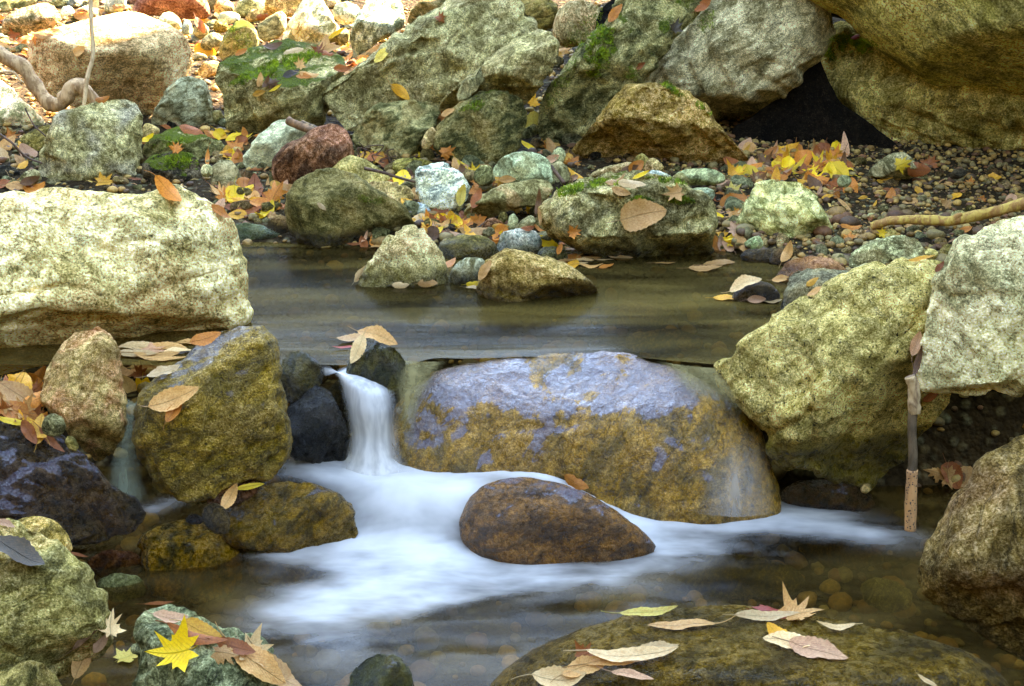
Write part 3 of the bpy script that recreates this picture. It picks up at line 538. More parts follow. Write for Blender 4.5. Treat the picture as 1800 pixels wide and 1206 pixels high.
rock('dark olive pebble', 'dark olive pebble on the right shoulder of the mossy ledge boulder', [(1178,325),(1184,308),(1198,302),(1210,312),(1214,328),(1196,334)], 'sage', Y=3.45, rnd=.6, name='cobble', cat='stone')
rock('pale green oval stone', 'pale green oval stone among leaves below the ochre boulder', [(1178,314),(1195,300),(1222,296),(1252,296),(1272,306),(1276,320),(1250,326),(1200,326)], 'green', Y=3.55, rnd=.8, A=(.40,.46,.30))
rock('turquoise grey stone', 'turquoise grey stone right of the mossy ledge boulder', [(1204,345),(1210,332),(1240,329),(1256,334),(1258,348),(1235,356),(1215,354)], 'green', base=356, rnd=.4, A=(.38,.47,.40))
rock('green angular stone', 'small green angular stone below the quartz streaked stone', [(1306,428),(1320,418),(1336,413),(1343,428),(1338,438),(1318,438)], 'green', base=442, Y=3.05, rnd=.1, A=(.32,.42,.26))
rock('dark shelf stone', 'dark brown shelf stone at the waterline below the quartz stone', [(1300,452),(1310,438),(1350,434),(1390,440),(1410,452),(1380,468),(1320,468)], 'brown', base=462, lv='upper', rnd=.4)
rock('leaf topped dark stone', 'dark stone under tan leaves left of the reddish slab', [(1350,464),(1358,440),(1380,430),(1398,440),(1402,460),(1375,470)], 'brown', base=466, lv='upper', rnd=.5)
rock('pale green slab', 'pale green slab on the gravel above the spotted boulder', [(1488,462),(1498,442),(1530,422),(1580,414),(1612,420),(1628,442),(1624,470),(1580,482),(1520,484),(1493,476)], 'grey', base=478, Y=2.95, rnd=.4, facets=[(1560,425,.8,0,-2.),(1560,450,.95,0,.2)], A=(.44,.46,.30))
rock('reddish flat slab', 'reddish flat slab above the dark block at the right bank', [(1360,500),(1366,480),(1385,460),(1410,451),(1440,451),(1472,460),(1492,478),(1480,500),(1430,515),(1380,515)], 'pink', base=508, lv='upper', rnd=.5, facets=[(1430,460,.7,0,-2.5)], A=(.42,.26,.14), dY=.05)
rock('dark square block', 'dark square block with a flat top and small yellow leaf', [(1372,555),(1376,520),(1384,492),(1396,477),(1430,474),(1490,475),(1510,486),(1490,512),(1460,540),(1425,560)], 'grey', base=548, lv='upper', T=.8, rnd=.05, nf=1, facets=[(1440,492,.8,.0,-2.8),(1400,520,.88,.2,.25)], A=(.24,.24,.18), B=(.13,.12,.085), dY=-.02)
rock('small wet dark stone', 'small wet dark stone with a leaf at the pool edge, left of the square block', [(1284,528),(1296,506),(1325,492),(1355,498),(1372,516),(1368,540),(1330,545),(1295,540)], 'brown', base=532, lv='upper', rnd=.8, wet=.8, A=(.16,.12,.06))
rock('pale cobble on the spotted boulder', 'pale stone peeking over the top of the spotted boulder', [(1485,490),(1500,470),(1530,461),(1560,466),(1580,485),(1560,500),(1500,505)], 'pale', Y=2.86, rnd=.7, A=(.46,.45,.30))
rock('yellow pebble by pale boulder', 'pale yellow pebble left of the far right pale boulder', [(1608,476),(1616,462),(1640,455),(1662,462),(1660,480),(1630,486)], 'yellow', Y=2.9, rnd=.8, Spots=.2)
for p_, l_, m_, y_ in (([(1668,385),(1674,372),(1690,368),(1698,376),(1690,386),(1676,390)],'green grey pebble against the fallen branch','sage',3.25),
    ([(1612,452),(1620,440),(1640,436),(1652,446),(1640,458),(1620,460)],'yellow green cobble at the edge of the gravel','yellow',3.0),
    ([(1470,318),(1478,308),(1492,308),(1498,318),(1490,330),(1474,328)],'grey green pebble below the pale cave stone','green',3.5),
    ([(1518,384),(1528,374),(1545,376),(1548,386),(1530,392)],'pale green pebble in the gravel above the branch','green',3.3),
    ([(1668,310),(1676,298),(1692,296),(1702,304),(1690,314),(1674,316)],'dark grey pebble in the gravel near the capped boulder','dark',3.6),
    ([(1484,462),(1496,448),(1506,456),(1502,468),(1490,472)],'small brown stone left of the pale green slab','brown',3.0),
    ([(1650,440),(1662,428),(1684,432),(1690,446),(1670,454),(1654,452)],'olive cobble beside the far right pale boulder','olive',3.05),
    ([(1486,424),(1492,414),(1500,418),(1500,430),(1490,432)],'small white green pebble near a yellow leaf in the gravel','green',3.15),
    ([(1540,418),(1550,404),(1572,402),(1580,412),(1560,420)],'yellow pebble partly under the branch','yellow',3.15)):
    rock(l_.split(' against')[0].split(' in the')[0].split(' at the')[0], l_, p_, m_, Y=y_, rnd=.8, name='cobble', cat='stone', nf=4)
# --- right side
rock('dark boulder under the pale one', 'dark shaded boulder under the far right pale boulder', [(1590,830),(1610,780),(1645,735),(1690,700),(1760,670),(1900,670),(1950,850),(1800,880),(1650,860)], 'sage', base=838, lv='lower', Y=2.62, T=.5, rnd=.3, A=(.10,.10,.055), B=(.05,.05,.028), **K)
rock('spotted yellow boulder', 'large spotted yellow green boulder leaning at the right of the pool',
     [(1256,658),(1259,638),(1300,600),(1350,573),(1400,530),(1440,504),(1490,477),(1560,467),(1620,469),(1646,480),(1642,520),(1662,600),(1684,690),(1645,745),(1600,800),(1555,850),(1520,868),(1480,856),(1440,832),(1385,818),(1356,792),(1340,760),(1300,722),(1270,692)],
     'yellow', base=800, Y=2.28, T=.62, rnd=.1, nf=1, facets=[(1440,640,.97,.15,-.5),(1500,675,.95,-1.0,1.1),(1600,560,.8,-1.2,-.2),(1380,780,.9,.2,2.0)],
     cracks=[([(1640,520),(1580,590),(1500,680),(1400,740),(1350,760)],9,.06),([(1530,700),(1490,770),(1470,820)],8,.05)], tscale=13, A=(.50,.44,.21), B=(.31,.27,.11), Spots=.9, stain=.6, wetz=.13, **K)
rock('far right pale boulder', 'pale green white boulder with square shoulders at the far right',
     [(1618,682),(1617,640),(1632,560),(1640,500),(1650,462),(1682,418),(1722,398),(1800,374),(1900,360),(1980,480),(1960,640),(1880,700),(1780,692),(1700,694),(1645,690)],
     'pale', base=690, Y=2.12, T=.55, rnd=.12, nf=2, facets=[(1740,560,.95,-.05,-.25),(1740,430,.85,.2,-2.2),(1690,520,.93,.35,-.3),(1720,655,.85,0,2.4)],
     cracks=[([(1640,500),(1680,520),(1750,520),(1820,520)],8,.04),([(1720,400),(1700,440),(1720,500)],6,.03),([(1700,540),(1690,610),(1680,680)],9,.02)], A=(.70,.66,.48), B=(.45,.43,.28), Stain=(.40,.40,.20), rough=.9, tscale=11, **K)
rock('brown boulder at lower right', 'large brown rounded boulder at the lower right edge',
     [(1614,1010),(1618,970),(1650,918),(1690,860),(1740,803),(1800,758),(1900,735),(2000,850),(2000,1100),(1900,1190),(1780,1160),(1720,1120),(1660,1075),(1622,1045)],
     'brown', base=1130, lv='lower', T=.65, rnd=.3, nf=2, facets=[(1740,920,.95,.3,-.9),(1760,1010,.93,.1,1.3),(1680,970,.9,1.2,-.2)], A=(.33,.25,.10), B=(.16,.12,.045), tscale=10, Y=1.72, **K)
rock('low wet stone', 'low wet brown stone beneath the spotted boulder', [(1366,880),(1378,858),(1410,844),(1450,842),(1500,850),(1532,866),(1540,892),(1490,910),(1400,910)], 'brown', base=896, lv='lower', wet=1., rnd=.8, T=.6, A=(.20,.13,.06), Y=2.3)
rock('tiny pebble by low wet stone', 'tiny buff pebble beside the low wet stone', [(1512,858),(1518,850),(1528,850),(1532,860),(1524,868),(1514,866)], 'tan', Y=2.28, rnd=1, name='cobble', cat='stone')
# --- the step
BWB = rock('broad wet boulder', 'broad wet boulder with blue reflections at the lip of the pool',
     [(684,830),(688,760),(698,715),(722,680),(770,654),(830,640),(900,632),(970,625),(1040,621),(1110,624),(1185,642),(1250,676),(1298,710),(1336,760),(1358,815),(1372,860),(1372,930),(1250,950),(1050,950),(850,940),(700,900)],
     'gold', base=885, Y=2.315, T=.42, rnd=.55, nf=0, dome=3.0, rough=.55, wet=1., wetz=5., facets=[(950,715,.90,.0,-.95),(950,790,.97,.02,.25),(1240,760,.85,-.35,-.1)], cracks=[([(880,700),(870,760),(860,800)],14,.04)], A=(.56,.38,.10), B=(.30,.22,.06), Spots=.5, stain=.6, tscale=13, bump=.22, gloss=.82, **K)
rock('wet stone at the lip', 'small wet mossy stone with curled leaves at the lip of the fall', [(608,668),(612,635),(624,608),(645,592),(672,600),(700,614),(716,640),(712,676),(690,700),(640,698)], 'dark', Y=2.30, rnd=.3, wet=1., wetz=5., moss=.05, A=(.26,.24,.09), B=(.10,.11,.04), T=.8)
rock('wet stone left of the fall', 'glistening wet stone between large wet boulder and the fall', [(486,700),(488,650),(505,620),(530,616),(558,635),(570,660),(560,690),(520,712)], 'dark', Y=2.30, rnd=.3, wet=1., wetz=5., A=(.28,.24,.10), B=(.11,.11,.04))
rock('dark wedge by the fall', 'dark wedge shaped rock left of the waterfall', [(502,780),(505,716),(530,694),(556,676),(578,684),(598,722),(614,766),(612,810),(560,815),(510,805)], 'dark', Y=2.26, rnd=.05, nf=1, wet=.85, wetz=5., facets=[(545,740,.9,.1,.2),(590,730,.8,-1.4,.0)], T=.8, bump=.8)
rock('shelf stone behind the fall', 'submerged dark shelf stone behind the waterfall', [(560,860),(566,700),(590,665),(640,655),(700,665),(720,720),(720,860)], 'dark', Y=2.44, T=.35, rnd=.3, wet=1., wetz=5., A=(.14,.12,.06))
rock('submerged shelf stone', 'brown stone just under the pool surface behind the wet stone left of the fall', [(440,640),(470,610),(530,606),(580,622),(600,650),(560,680),(480,690)], 'brown', Y=2.5, T=.7, wet=1., wetz=5., rnd=.8)
rock('round wet rock', 'round wet rusty rock in the middle of the white water',
     [(806,915),(822,878),(850,852),(885,841),(930,839),(985,847),(1040,870),(1090,904),(1130,934),(1158,965),(1100,1000),(950,1010),(840,990),(808,950)],
     'brown', base=960, lv='lower', Y=2.12, T=.75, rnd=.8, nf=1, rough=.5, wet=1., wetz=5., facets=[(950,920,.9,0,-.5)], A=(.44,.26,.09), B=(.2,.12,.04), Spots=.3, bump=.5, gloss=.62, tscale=20, **K)
# --- left side
rock('big pale boulder', 'big pale boulder with dark lichen filling the left edge',
     [(-260,480),(-200,400),(-120,352),(0,341),(60,337),(120,335),(220,334),(262,340),(300,330),(340,344),(375,368),(398,404),(408,450),(424,500),(431,545),(427,562),(380,578),(300,594),(220,606),(150,626),(60,650),(-50,672),(-180,660),(-260,580)],
     'pale', base=600, Y=2.5, T=.55, rnd=.12, nf=1, facets=[(180,430,.97,.05,-.6),(180,525,.93,.03,1.5),(385,470,.86,-1.5,.1),(150,365,.86,0,-2.4)],
     cracks=[([(0,520),(110,505),(220,530),(290,500),(390,470)],7,.035),([(170,440),(220,455),(235,470)],14,.05),([(90,370),(105,400),(95,430)],8,.03),([(200,430),(250,425),(300,440)],5,.02)],
     tscale=9, A=(.78,.72,.50), B=(.46,.40,.20), Spots=.5, stain=.8, rough=.75, moss=.03, **K)
rock('tall tan rock', 'tall tan rock with a rusty side left of the small fall',
     [(72,702),(80,656),(104,612),(134,584),(165,575),(190,584),(206,606),(212,652),(222,708),(220,752),(192,803),(172,818),(140,785),(120,755),(92,728)],
     'tan', base=800, Y=2.10, T=.75, rnd=.35, nf=2, facets=[(150,650,.95,.6,-.9),(190,690,.93,-1.5,.1),(160,730,.9,.3,1.5)], A=(.44,.35,.17), B=(.26,.19,.08), Stain=(.33,.15,.03), stain=.7, **K)
rock('large wet rounded boulder', 'large wet rounded boulder with a tan leaf between the two falls',
     [(234,722),(250,690),(288,652),(330,612),(362,590),(400,577),(436,572),(465,582),(486,610),(496,650),(506,700),(516,750),(514,795),(482,833),(420,853),(370,877),(320,886),(275,866),(246,815),(238,765)],
     'olive', base=870, Y=2.12, T=.72, rnd=.3, nf=2, facets=[(320,690,.9,.5,-1.4),(440,680,.93,-.35,-.3),(360,800,.92,.05,.9)], cracks=[([(270,740),(300,790),(360,810),(480,770)],9,.04),([(500,700),(480,770),(500,800)],7,.04)], wet=.75, A=(.52,.40,.13), B=(.28,.22,.06), Spots=.45, gloss=.6, tscale=12, **K)
rock('dark wet boulder', 'dark wet glistening boulder below the leaf pile at the left edge',
     [(-100,790),(-60,757),(0,742),(60,748),(120,778),(165,812),(205,850),(240,884),(250,908),(225,935),(150,958),(60,965),(-60,960),(-110,880)],
     'dark', base=945, lv='lower', Y=2.0, T=.6, rnd=.25, nf=6, wet=1., wetz=5., moss=.04, facets=[(60,810,.93,.0,-.9),(120,880,.9,-.2,-.1)], A=(.24,.17,.08), B=(.11,.085,.045), Stain=(.24,.12,.03), rough=1.4, bump=1.2, gloss=.8, tscale=13, **K)
rock('dark stone under the leaf pile', 'dark stone almost covered by the leaf pile at the left edge', [(-80,810),(-80,690),(-20,664),(40,668),(78,705),(100,770),(60,815)], 'dark', Y=2.06, T=.5, rnd=.6, facets=[(20,720,.9,0,-1.3)])
rock('speckled grey pebble', 'speckled grey pebble between leaf pile and tall tan rock', [(72,752),(78,733),(94,725),(110,733),(117,750),(108,766),(88,768),(76,762)], 'grey', Y=1.99, rnd=.8, name='cobble', cat='stone', A=(.36,.34,.2), wetz=-9)
rock('small olive pebble', 'small olive pebble just below the speckled grey pebble', [(113,775),(120,765),(132,770),(139,785),(134,794),(120,790)], 'olive', Y=1.98, rnd=.8, name='cobble', cat='stone')
rock('striped pebble', 'yellow pebble with black stripes at the lower left', [(5,960),(12,932),(32,912),(68,907),(98,916),(118,938),(130,970),(90,1000),(10,1000)], 'gold', base=985, lv='lower', Y=1.86, rnd=.9, T=.8, A=(.46,.36,.13), name='cobble', cat='stone')
rock('mossy green boulder', 'green brown boulder with a dark grey leaf at the lower left edge',
     [(-120,960),(-50,925),(0,918),(60,930),(110,958),(152,1000),(186,1036),(196,1070),(207,1108),(192,1138),(152,1176),(100,1194),(0,1196),(-100,1150)],
     'green', base=1180, lv='lower', Y=1.62, T=.65, rnd=.2, nf=2, facets=[(70,1000,.93,-.2,-1.4),(90,1100,.93,-.1,1.4),(170,1080,.85,-1.2,.2)], cracks=[([(0,1040),(60,1060),(120,1120),(180,1100)],9,.03)], A=(.42,.38,.18), B=(.22,.2,.09), Stain=(.34,.25,.07), stain=.9, tscale=13, moss=.0, wetz=-.02, **K)
rock('olive corner rock', 'olive rock in the bottom left corner', [(-90,1230),(-60,1190),(0,1180),(50,1162),(82,1170),(106,1196),(122,1260),(60,1330),(-80,1330)], 'olive', lv='lower', base=1260, Y=1.5, rnd=.4, A=(.34,.30,.13))
rock('blue green block', 'blue green block carrying a pile of autumn leaves at the bottom',
     [(238,1190),(240,1120),(246,1088),(266,1068),(296,1059),(340,1075),(400,1108),(460,1142),(502,1178),(520,1240),(510,1330),(380,1380),(250,1360),(238,1280)],
     'green', base=1330, lv='lower', Y=1.5, T=.75, rnd=.08, nf=1, facets=[(350,1120,.9,-.12,-2.4),(300,1160,.93,1.3,.2),(420,1190,.93,-.25,.3)], A=(.30,.33,.22), B=(.14,.16,.10), C=(.02,.03,.04), wetz=-.1, tscale=14, **K)
rock('small wet rock at the bottom', 'small wet blue streaked rock at the bottom edge', [(606,1240),(616,1185),(640,1158),(668,1147),(696,1153),(720,1178),(738,1240),(700,1290),(630,1290)], 'olive', Y=1.66, rnd=.3, wet=1., wetz=5., A=(.22,.22,.09), B=(.09,.10,.04))
rock('wet mossy rock', 'wet golden brown rock with a bent leaf below the large wet boulder', [(385,925),(395,892),(420,868),(470,848),(530,846),(585,862),(622,895),(628,945),(580,975),(470,975),(400,958)], 'olive', base=945, lv='lower', Y=2.12, T=.7, rnd=.4, wet=1., wetz=5., A=(.52,.36,.10), B=(.24,.18,.05), gloss=.5)
rock('submerged ochre rock', 'half submerged ochre rock in the lower left water', [(238,965),(252,938),(280,920),(318,910),(352,914),(392,936),(428,965),(420,1040),(330,1070),(258,1040)], 'gold', base=985, lv='lower', Y=2.08, T=.75, rnd=.3, wet=1., wetz=5., A=(.55,.38,.11), gloss=.25)
rock('wet brown pebble', 'wet brown pebble touching the submerged ochre rock', [(354,905),(360,890),(376,883),(396,892),(406,915),(402,938),(380,940),(360,925)], 'brown', Y=1.99, rnd=1., wet=1., wetz=5., name='cobble', cat='stone')
rock('reddish wet pebble', 'reddish wet flat stone tucked under the large wet boulder', [(362,880),(370,862),(400,848),(440,840),(462,850),(450,872),(400,895),(370,898)], 'red', Y=2.08, rnd=.7, wet=1., wetz=5.)
rock('purple wet pebble', 'tiny purple wet pebble behind the submerged ochre rock', [(325,915),(332,905),(346,903),(358,912),(354,922),(335,922)], 'dark', Y=2.02, rnd=1., wet=1., wetz=5., name='cobble', cat='stone', A=(.14,.10,.10))
rock('dark slate stone', 'dark slate stone at the pool edge right of the big pale boulder', [(392,392),(398,370),(425,360),(455,366),(480,384),(484,400),(445,412),(405,408)], 'dark', base=408, lv='upper', Y=3.45, rnd=.15, A=(.13,.13,.12))
rock('flat green stone', 'flat green stone at the waterline below the dark slate', [(402,412),(410,398),(430,390),(465,398),(500,412),(512,426),(470,436),(415,428)], 'green', base=424, lv='upper', rnd=.4, A=(.22,.28,.18))
rock('brown wet cobble', 'brown cobble between dark slate and the big rounded brown rock', [(468,405),(472,388),(490,375),(508,384),(512,408),(500,420),(478,418)], 'brown', base=420, lv='upper', rnd=.7)
rock('olive pebble at left bank', 'olive pebble left of the big rounded brown rock', [(430,342),(438,324),(458,318),(470,330),(466,346),(444,352)], 'brown', Y=3.65, rnd=.8, name='cobble', cat='stone')
rock('small grey stone at left bank', 'small green grey stone under the pale green angular stone', [(432,316),(440,302),(462,304),(470,316),(455,326)], 'green', Y=3.7, rnd=.6, name='cobble', cat='stone')
rock('sunken mossy stone', 'mossy stone barely breaking the pool surface right of the pyramid rock', [(1046,546),(1075,534),(1120,531),(1165,536),(1188,548),(1170,575),(1070,575)], 'olive', Y=2.86, T=1.0, rnd=.9, wet=1., wetz=5., moss=.1)
rock('bottom flat boulder', 'huge flat half submerged boulder with pale leaves at the bottom right',
     [(800,1290),(850,1215),(890,1170),(950,1130),(1030,1098),(1120,1078),(1220,1068),(1320,1066),(1430,1078),(1560,1100),(1670,1138),(1750,1185),(1800,1250),(1780,1420),(1500,1520),(1050,1520),(820,1400)],
     'olive', base=1400, Y=1.52, T=.55, rnd=.7, nf=0, dome=3.2, rough=.45, wet=1., wetz=5., facets=[(1300,1180,.85,0,-1.7),(1000,1200,.8,.35,-1.2)], A=(.36,.26,.09), B=(.17,.13,.045), bump=.6, gloss=.12, tscale=13, **K)

for p_, l_, m_, z_ in (([(1510,1030),(1530,1015),(1570,1018),(1605,1040),(1600,1070),(1560,1080),(1520,1060)],'pale green stone under the water near the lower right boulder','pale',1.86),
    ([(1180,1000),(1220,975),(1320,975),(1400,1000),(1420,1035),(1330,1060),(1220,1045)],'olive stone under the water above the bottom flat boulder','olive',2.0),
    ([(1400,960),(1440,945),(1520,955),(1560,985),(1500,1005),(1430,995)],'brown stone under the water right of the white streak','brown',2.1),
    ([(150,985),(190,965),(240,970),(262,1000),(220,1020),(170,1015)],'rusty stone under the water right of the mossy green boulder','red',1.92),
    ([(170,1020),(205,1005),(250,1015),(260,1045),(210,1060),(178,1050)],'green stone under the water beside the mossy green boulder','green',1.85),
    ([(1420,905),(1470,893),(1560,895),(1590,915),(1540,930),(1450,925)],'flat brown stone under dark water left of the stake','brown',2.2),
    ([(430,985),(500,970),(560,985),(570,1020),(500,1040),(440,1020)],'amber stone under the water below the wet mossy rock','gold',1.95),
    ([(600,520),(680,505),(760,520),(780,550),(700,565),(620,555)],'olive stone under the pool in front of the white tan rock','olive',2.82),
    ([(1100,590),(1180,575),(1230,590),(1235,615),(1160,625),(1100,615)],'brown stone under the pool left of the spotted boulder','gold',2.6),
    ([(450,470),(510,455),(580,465),(590,490),(520,500),(460,495)],'brown stone under the pool beside the big pale boulder','brown',3.0)):
    rock(l_.split(' near')[0].split(' above')[0].split(' right')[0].split(' beside')[0].split(' left')[0].split(' below')[0].split(' in front')[0], l_, p_, m_, Y=z_+.14, rnd=.8, T=.35, wet=.6, wetz=5., gloss=0., nf=4)

# added off-frame rock face that blocks the sun to keep the creek shaded
def shade_cliff():
    path = [(2.1, 4.9), (1.95, 5.6), (1.55, 6.1), (1.5, 6.6), (2.4, 7.6), (4.5, 8.2), (7.5, 7.0), (8.5, 3.0), (7.5, .0), (5.4, -.6), (3.6, .6), (3.1, 2.2), (2.9, 3.4), (2.5, 4.3)]
    P = chaikin(np.array(path), 1); n = 240; L = np.append([0], np.cumsum(np.hypot(*np.diff(np.vstack([P, P[:1]]), axis=0).T))); Pc = np.vstack([P, P[:1]])
    t = np.linspace(0, L[-1], n, endpoint=False); X = np.interp(t, L, Pc[:, 0]); Y = np.interp(t, L, Pc[:, 1]); c0 = np.array([4.6, 3.8])
    rows = []; zs = np.linspace(-.3, 5.2, 48)
    for z in zs:
        f = 1-.02*z-(max(0, z-4.6)/.9)**2*.35; rows.append(np.stack([c0[0]+(X-c0[0])*f, c0[1]+(Y-c0[1])*f, np.full(n, z)], 1))
    co = np.vstack(rows+[np.array([[c0[0], c0[1], 5.4]])]); m = len(zs)
    d = .22*fbm(co*.6, 3, 5)+.1*fbm(co*np.array([1.2, 1.2, 3.]), 4, 8, .55, True)+.03*fbm(co*7, 3, 6)
    dirv = co-np.array([c0[0], c0[1], 2.]); dirv[:, 2] = 0; dirv /= np.linalg.norm(dirv, axis=1, keepdims=True)+1e-9; co += dirv*d[:, None]
    faces = []
    for j in range(m-1):
        for i in range(n): faces.append((j*n+i, j*n+(i+1) % n, (j+1)*n+(i+1) % n, (j+1)*n+i))
    for i in range(n): faces.append(((m-1)*n+i, (m-1)*n+(i+1) % n, len(co)-1))
    o = mesh_obj('shade_cliff', co, faces, rock_mat('grey', 3., .05)); tag(o, 'added grey rock face out of view on the right, blocking the sun', 'shade_cliff')
shade_cliff()
#@@TEST

# ------------------------------------------------------------ water
def to_px(co):
    d = co-np.array([0, 0, CAMZ]); zc = d[:, 1]*CP-d[:, 2]*SP; yc = d[:, 1]*SP+d[:, 2]*CP
    return 900+FPX*d[:, 0]/zc, 603-FPX*yc/zc
def blobs(px, py, L):
    f = np.zeros_like(px)
    for (x, y, rx, ry, a, s) in L:
        c, n = math.cos(R(a)), math.sin(R(a)); u = ((px-x)*c+(py-y)*n)/rx; v = (-(px-x)*n+(py-y)*c)/ry
        f = 1-(1-f)*(1-np.clip(s*np.exp(-(u*u+v*v)**.9*.95), 0, 1))
    return f
def water_mat(name, tint, murk, murkfac, rough, stretch, streak=.5, bst=.3):
    m = bpy.data.materials.new(name); m.use_nodes = True; t = m.node_tree; t.nodes.clear(); b = NB(t)
    out = b.new('OutputMaterial'); tc = b.new('TexCoord').outputs['Object']
    mp = b.new('Mapping'); b.put(mp.inputs[0], tc); mp.inputs['Scale'].default_value = stretch; v = mp.outputs[0]
    at = b.new('Attribute'); at.attribute_name = 'foam'
    n1 = b.noise(v, 2.2, 4, .55, .4); n2 = b.noise(v, 7., 3, .5, .2)
    bm = b.new('Bump'); b.put(bm.inputs['Height'], b.math('ADD', n1, b.math('MULTIPLY', n2, .3))); bm.inputs['Distance'].default_value = .012; bm.inputs['Strength'].default_value = bst
    gl = b.new('BsdfGlossy'); gl.inputs['Roughness'].default_value = rough; b.put(gl.inputs['Normal'], bm.outputs[0]); gl.inputs['Color'].default_value = (.85, .85, .85, 1)
    tr = b.new('BsdfTransparent'); tr.inputs['Color'].default_value = C4(tint)
    df = b.new('BsdfDiffuse'); b.put(df.inputs['Color'], b.mix(b.ramp(n1, .38, .66), C4([q*.35 for q in murk]), C4([q*1.9 for q in murk])))
    m1 = b.new('MixShader'); b.put(m1.inputs[0], b.ramp(n1, .35, .7, murkfac*(1-streak*.5), min(.98, murkfac*(1+streak)))); b.put(m1.inputs[1], tr.outputs[0]); b.put(m1.inputs[2], df.outputs[0])
    fr = b.new('Fresnel'); fr.inputs[0].default_value = 1.33; b.put(fr.inputs['Normal'], bm.outputs[0])
    m2 = b.new('MixShader'); b.put(m2.inputs[0], b.math('MULTIPLY', fr.outputs[0], .36)); b.put(m2.inputs[1], m1.outputs[0]); b.put(m2.inputs[2], gl.outputs[0])
    fd = b.new('BsdfDiffuse'); fd.inputs['Color'].default_value = (.80, .765, .70, 1); ft = b.new('BsdfTranslucent'); ft.inputs['Color'].default_value = (.80, .765, .70, 1)
    m3 = b.new('MixShader'); m3.inputs[0].default_value = .25; b.put(m3.inputs[1], fd.outputs[0]); b.put(m3.inputs[2], ft.outputs[0])
    f = b.math('ADD', at.outputs['Fac'], b.math('MULTIPLY', b.math('ADD', b.math('SUBTRACT', n1, .5), b.math('SUBTRACT', n2, .5)), b.math('MULTIPLY', b.ramp(at.outputs['Fac'], 0., .3), .75)))
    m4 = b.new('MixShader'); b.put(m4.inputs[0], b.math('MULTIPLY', b.ramp(f, .02, 1.15, kind='SMOOTHSTEP'), .90)); b.put(m4.inputs[1], m2.outputs[0]); b.put(m4.inputs[2], m3.outputs[0])
    t.links.new(m4.outputs[0], out.inputs[0])
    return m
def foam_attr(o, f):
    a = o.data.attributes.new('foam', 'FLOAT', 'POINT'); a.data.foreach_set('value', np.asarray(f, dtype=np.float32))
def grid(x0, x1, y0, y1, nx, ny):
    X, Y = np.meshgrid(np.linspace(x0, x1, nx), np.linspace(y0, y1, ny), indexing='ij')
    i = np.arange(nx*ny).reshape(nx, ny); f = np.stack([i[:-1, :-1], i[1:, :-1], i[1:, 1:], i[:-1, 1:]], -1).reshape(-1, 4)
    return X.ravel(), Y.ravel(), f
X, Y, wf_ = grid(-1.5, 1.4, 0, 1, 200, 90)
bvb = BVHTree.FromPolygons([tuple(c) for c in BWB['co'].tolist()], [tuple(f) for f in BWB['faces'].tolist()])
def lip_y(x):
    best = (2.322, 0.)
    for yy in np.arange(2.2, 2.46, .004):
        h = bvb.ray_cast(Vector((x, yy, 1.)), Vector((0, 0, -1)))[0]
        if h is None: continue
        if h.z >= ZU-.002: return yy+.006
        if h.z > best[1]: best = (yy, h.z)
    return min(best[0], 2.38) if best[1] > .2 else 2.322
lx = np.arange(-.30, .50, .01); ly = np.array([lip_y(x) for x in lx]); ly[0] = ly[-1] = 2.322
ly = np.convolve(np.pad(ly, 2, 'edge'), np.ones(5)/5, 'valid')
yf = np.interp(X, lx, ly)
Y = yf+(3.75-yf)*Y**1.35; e_ = np.clip((2.33-Y)/.03, 0, 2)
zz = ZU+.0007*fbm(np.stack([X*2, Y*9, X*0], 1), 3, 4)
co = np.stack([X, Y, zz], 1)
ow = mesh_obj('pool_water', co, wf_, water_mat('pool_water', (.62, .50, .26), (.070, .046, .011), .45, .16, (.7, 4., 1.), .5, .1)); tag(ow, kind='structure')
px, py = to_px(co); foam_attr(ow, blobs(px, py, [(625, 648, 55, 9, 0, .3)]))
bv_add(co, wf_, -2)
X, Y, wf_ = grid(-1.5, 1.5, .7, 2.5, 230, 190)
win = sst((X+.52)/.12)*sst((.26-X)/.22)
hstep = .085*(.35*sst((Y-(2.02+.02*np.sin(X*9)))/.24)+.65*sst((Y-(2.13+.015*np.sin(X*14)))/.07))*win
zz = ZL+hstep+.05*sst((Y-2.15)/.2)*sst((-.28-X)/.1)*.6+.007*fbm(np.stack([X*3, Y*7, X*0], 1), 3, 14)+.012*np.exp(-((X-.28)/.25)**2-((Y-2.2)/.07)**2)
zz = zz+.010*fbm(np.stack([X*4, Y*3+X*2, X*0], 1), 3, 19)*win+.004*fbm(np.stack([X*9, Y*16, X*0], 1), 2, 29)
zz = zz-.05*sst((X-.62)/.5)*sst((1.9-Y)/.5)
co = np.stack([X, Y, zz], 1); px, py = to_px(co)
FO = [(655,832,95,26,0,1.),(700,872,105,62,10,1.),(800,862,70,50,0,.9),(850,822,150,15,2,.95),(975,838,75,15,12,.9),(1045,872,60,17,38,.9),(1110,912,60,22,30,.95),
      (1210,905,150,30,3,1.),(1350,905,140,26,5,.85),(1470,930,120,20,10,.5),(1560,945,90,16,10,.25),(705,972,150,44,0,.8),(860,990,180,28,4,.6),(640,1030,150,48,-12,.55),
      (790,1030,190,36,-8,.5),(560,1080,110,42,-20,.32),(1030,1015,200,20,-6,.25),(560,812,70,24,0,.65),(605,955,42,30,0,.85),(520,970,90,22,0,.35),(600,1140,120,50,0,.22),(1150,970,90,22,0,.45),
      (270,893,34,9,0,.5),(300,880,30,8,0,.3),(1240,960,140,22,5,.3)]
fo = blobs(px, py, FO)
ol = mesh_obj('stream_water', co, wf_, water_mat('stream_water', (.72, .60, .34), (.080, .048, .012), .28, .2, (1.6, 3.2, 1.), .5, .12)); tag(ol, kind='structure'); foam_attr(ol, fo)
bv_add(co, wf_, -3)

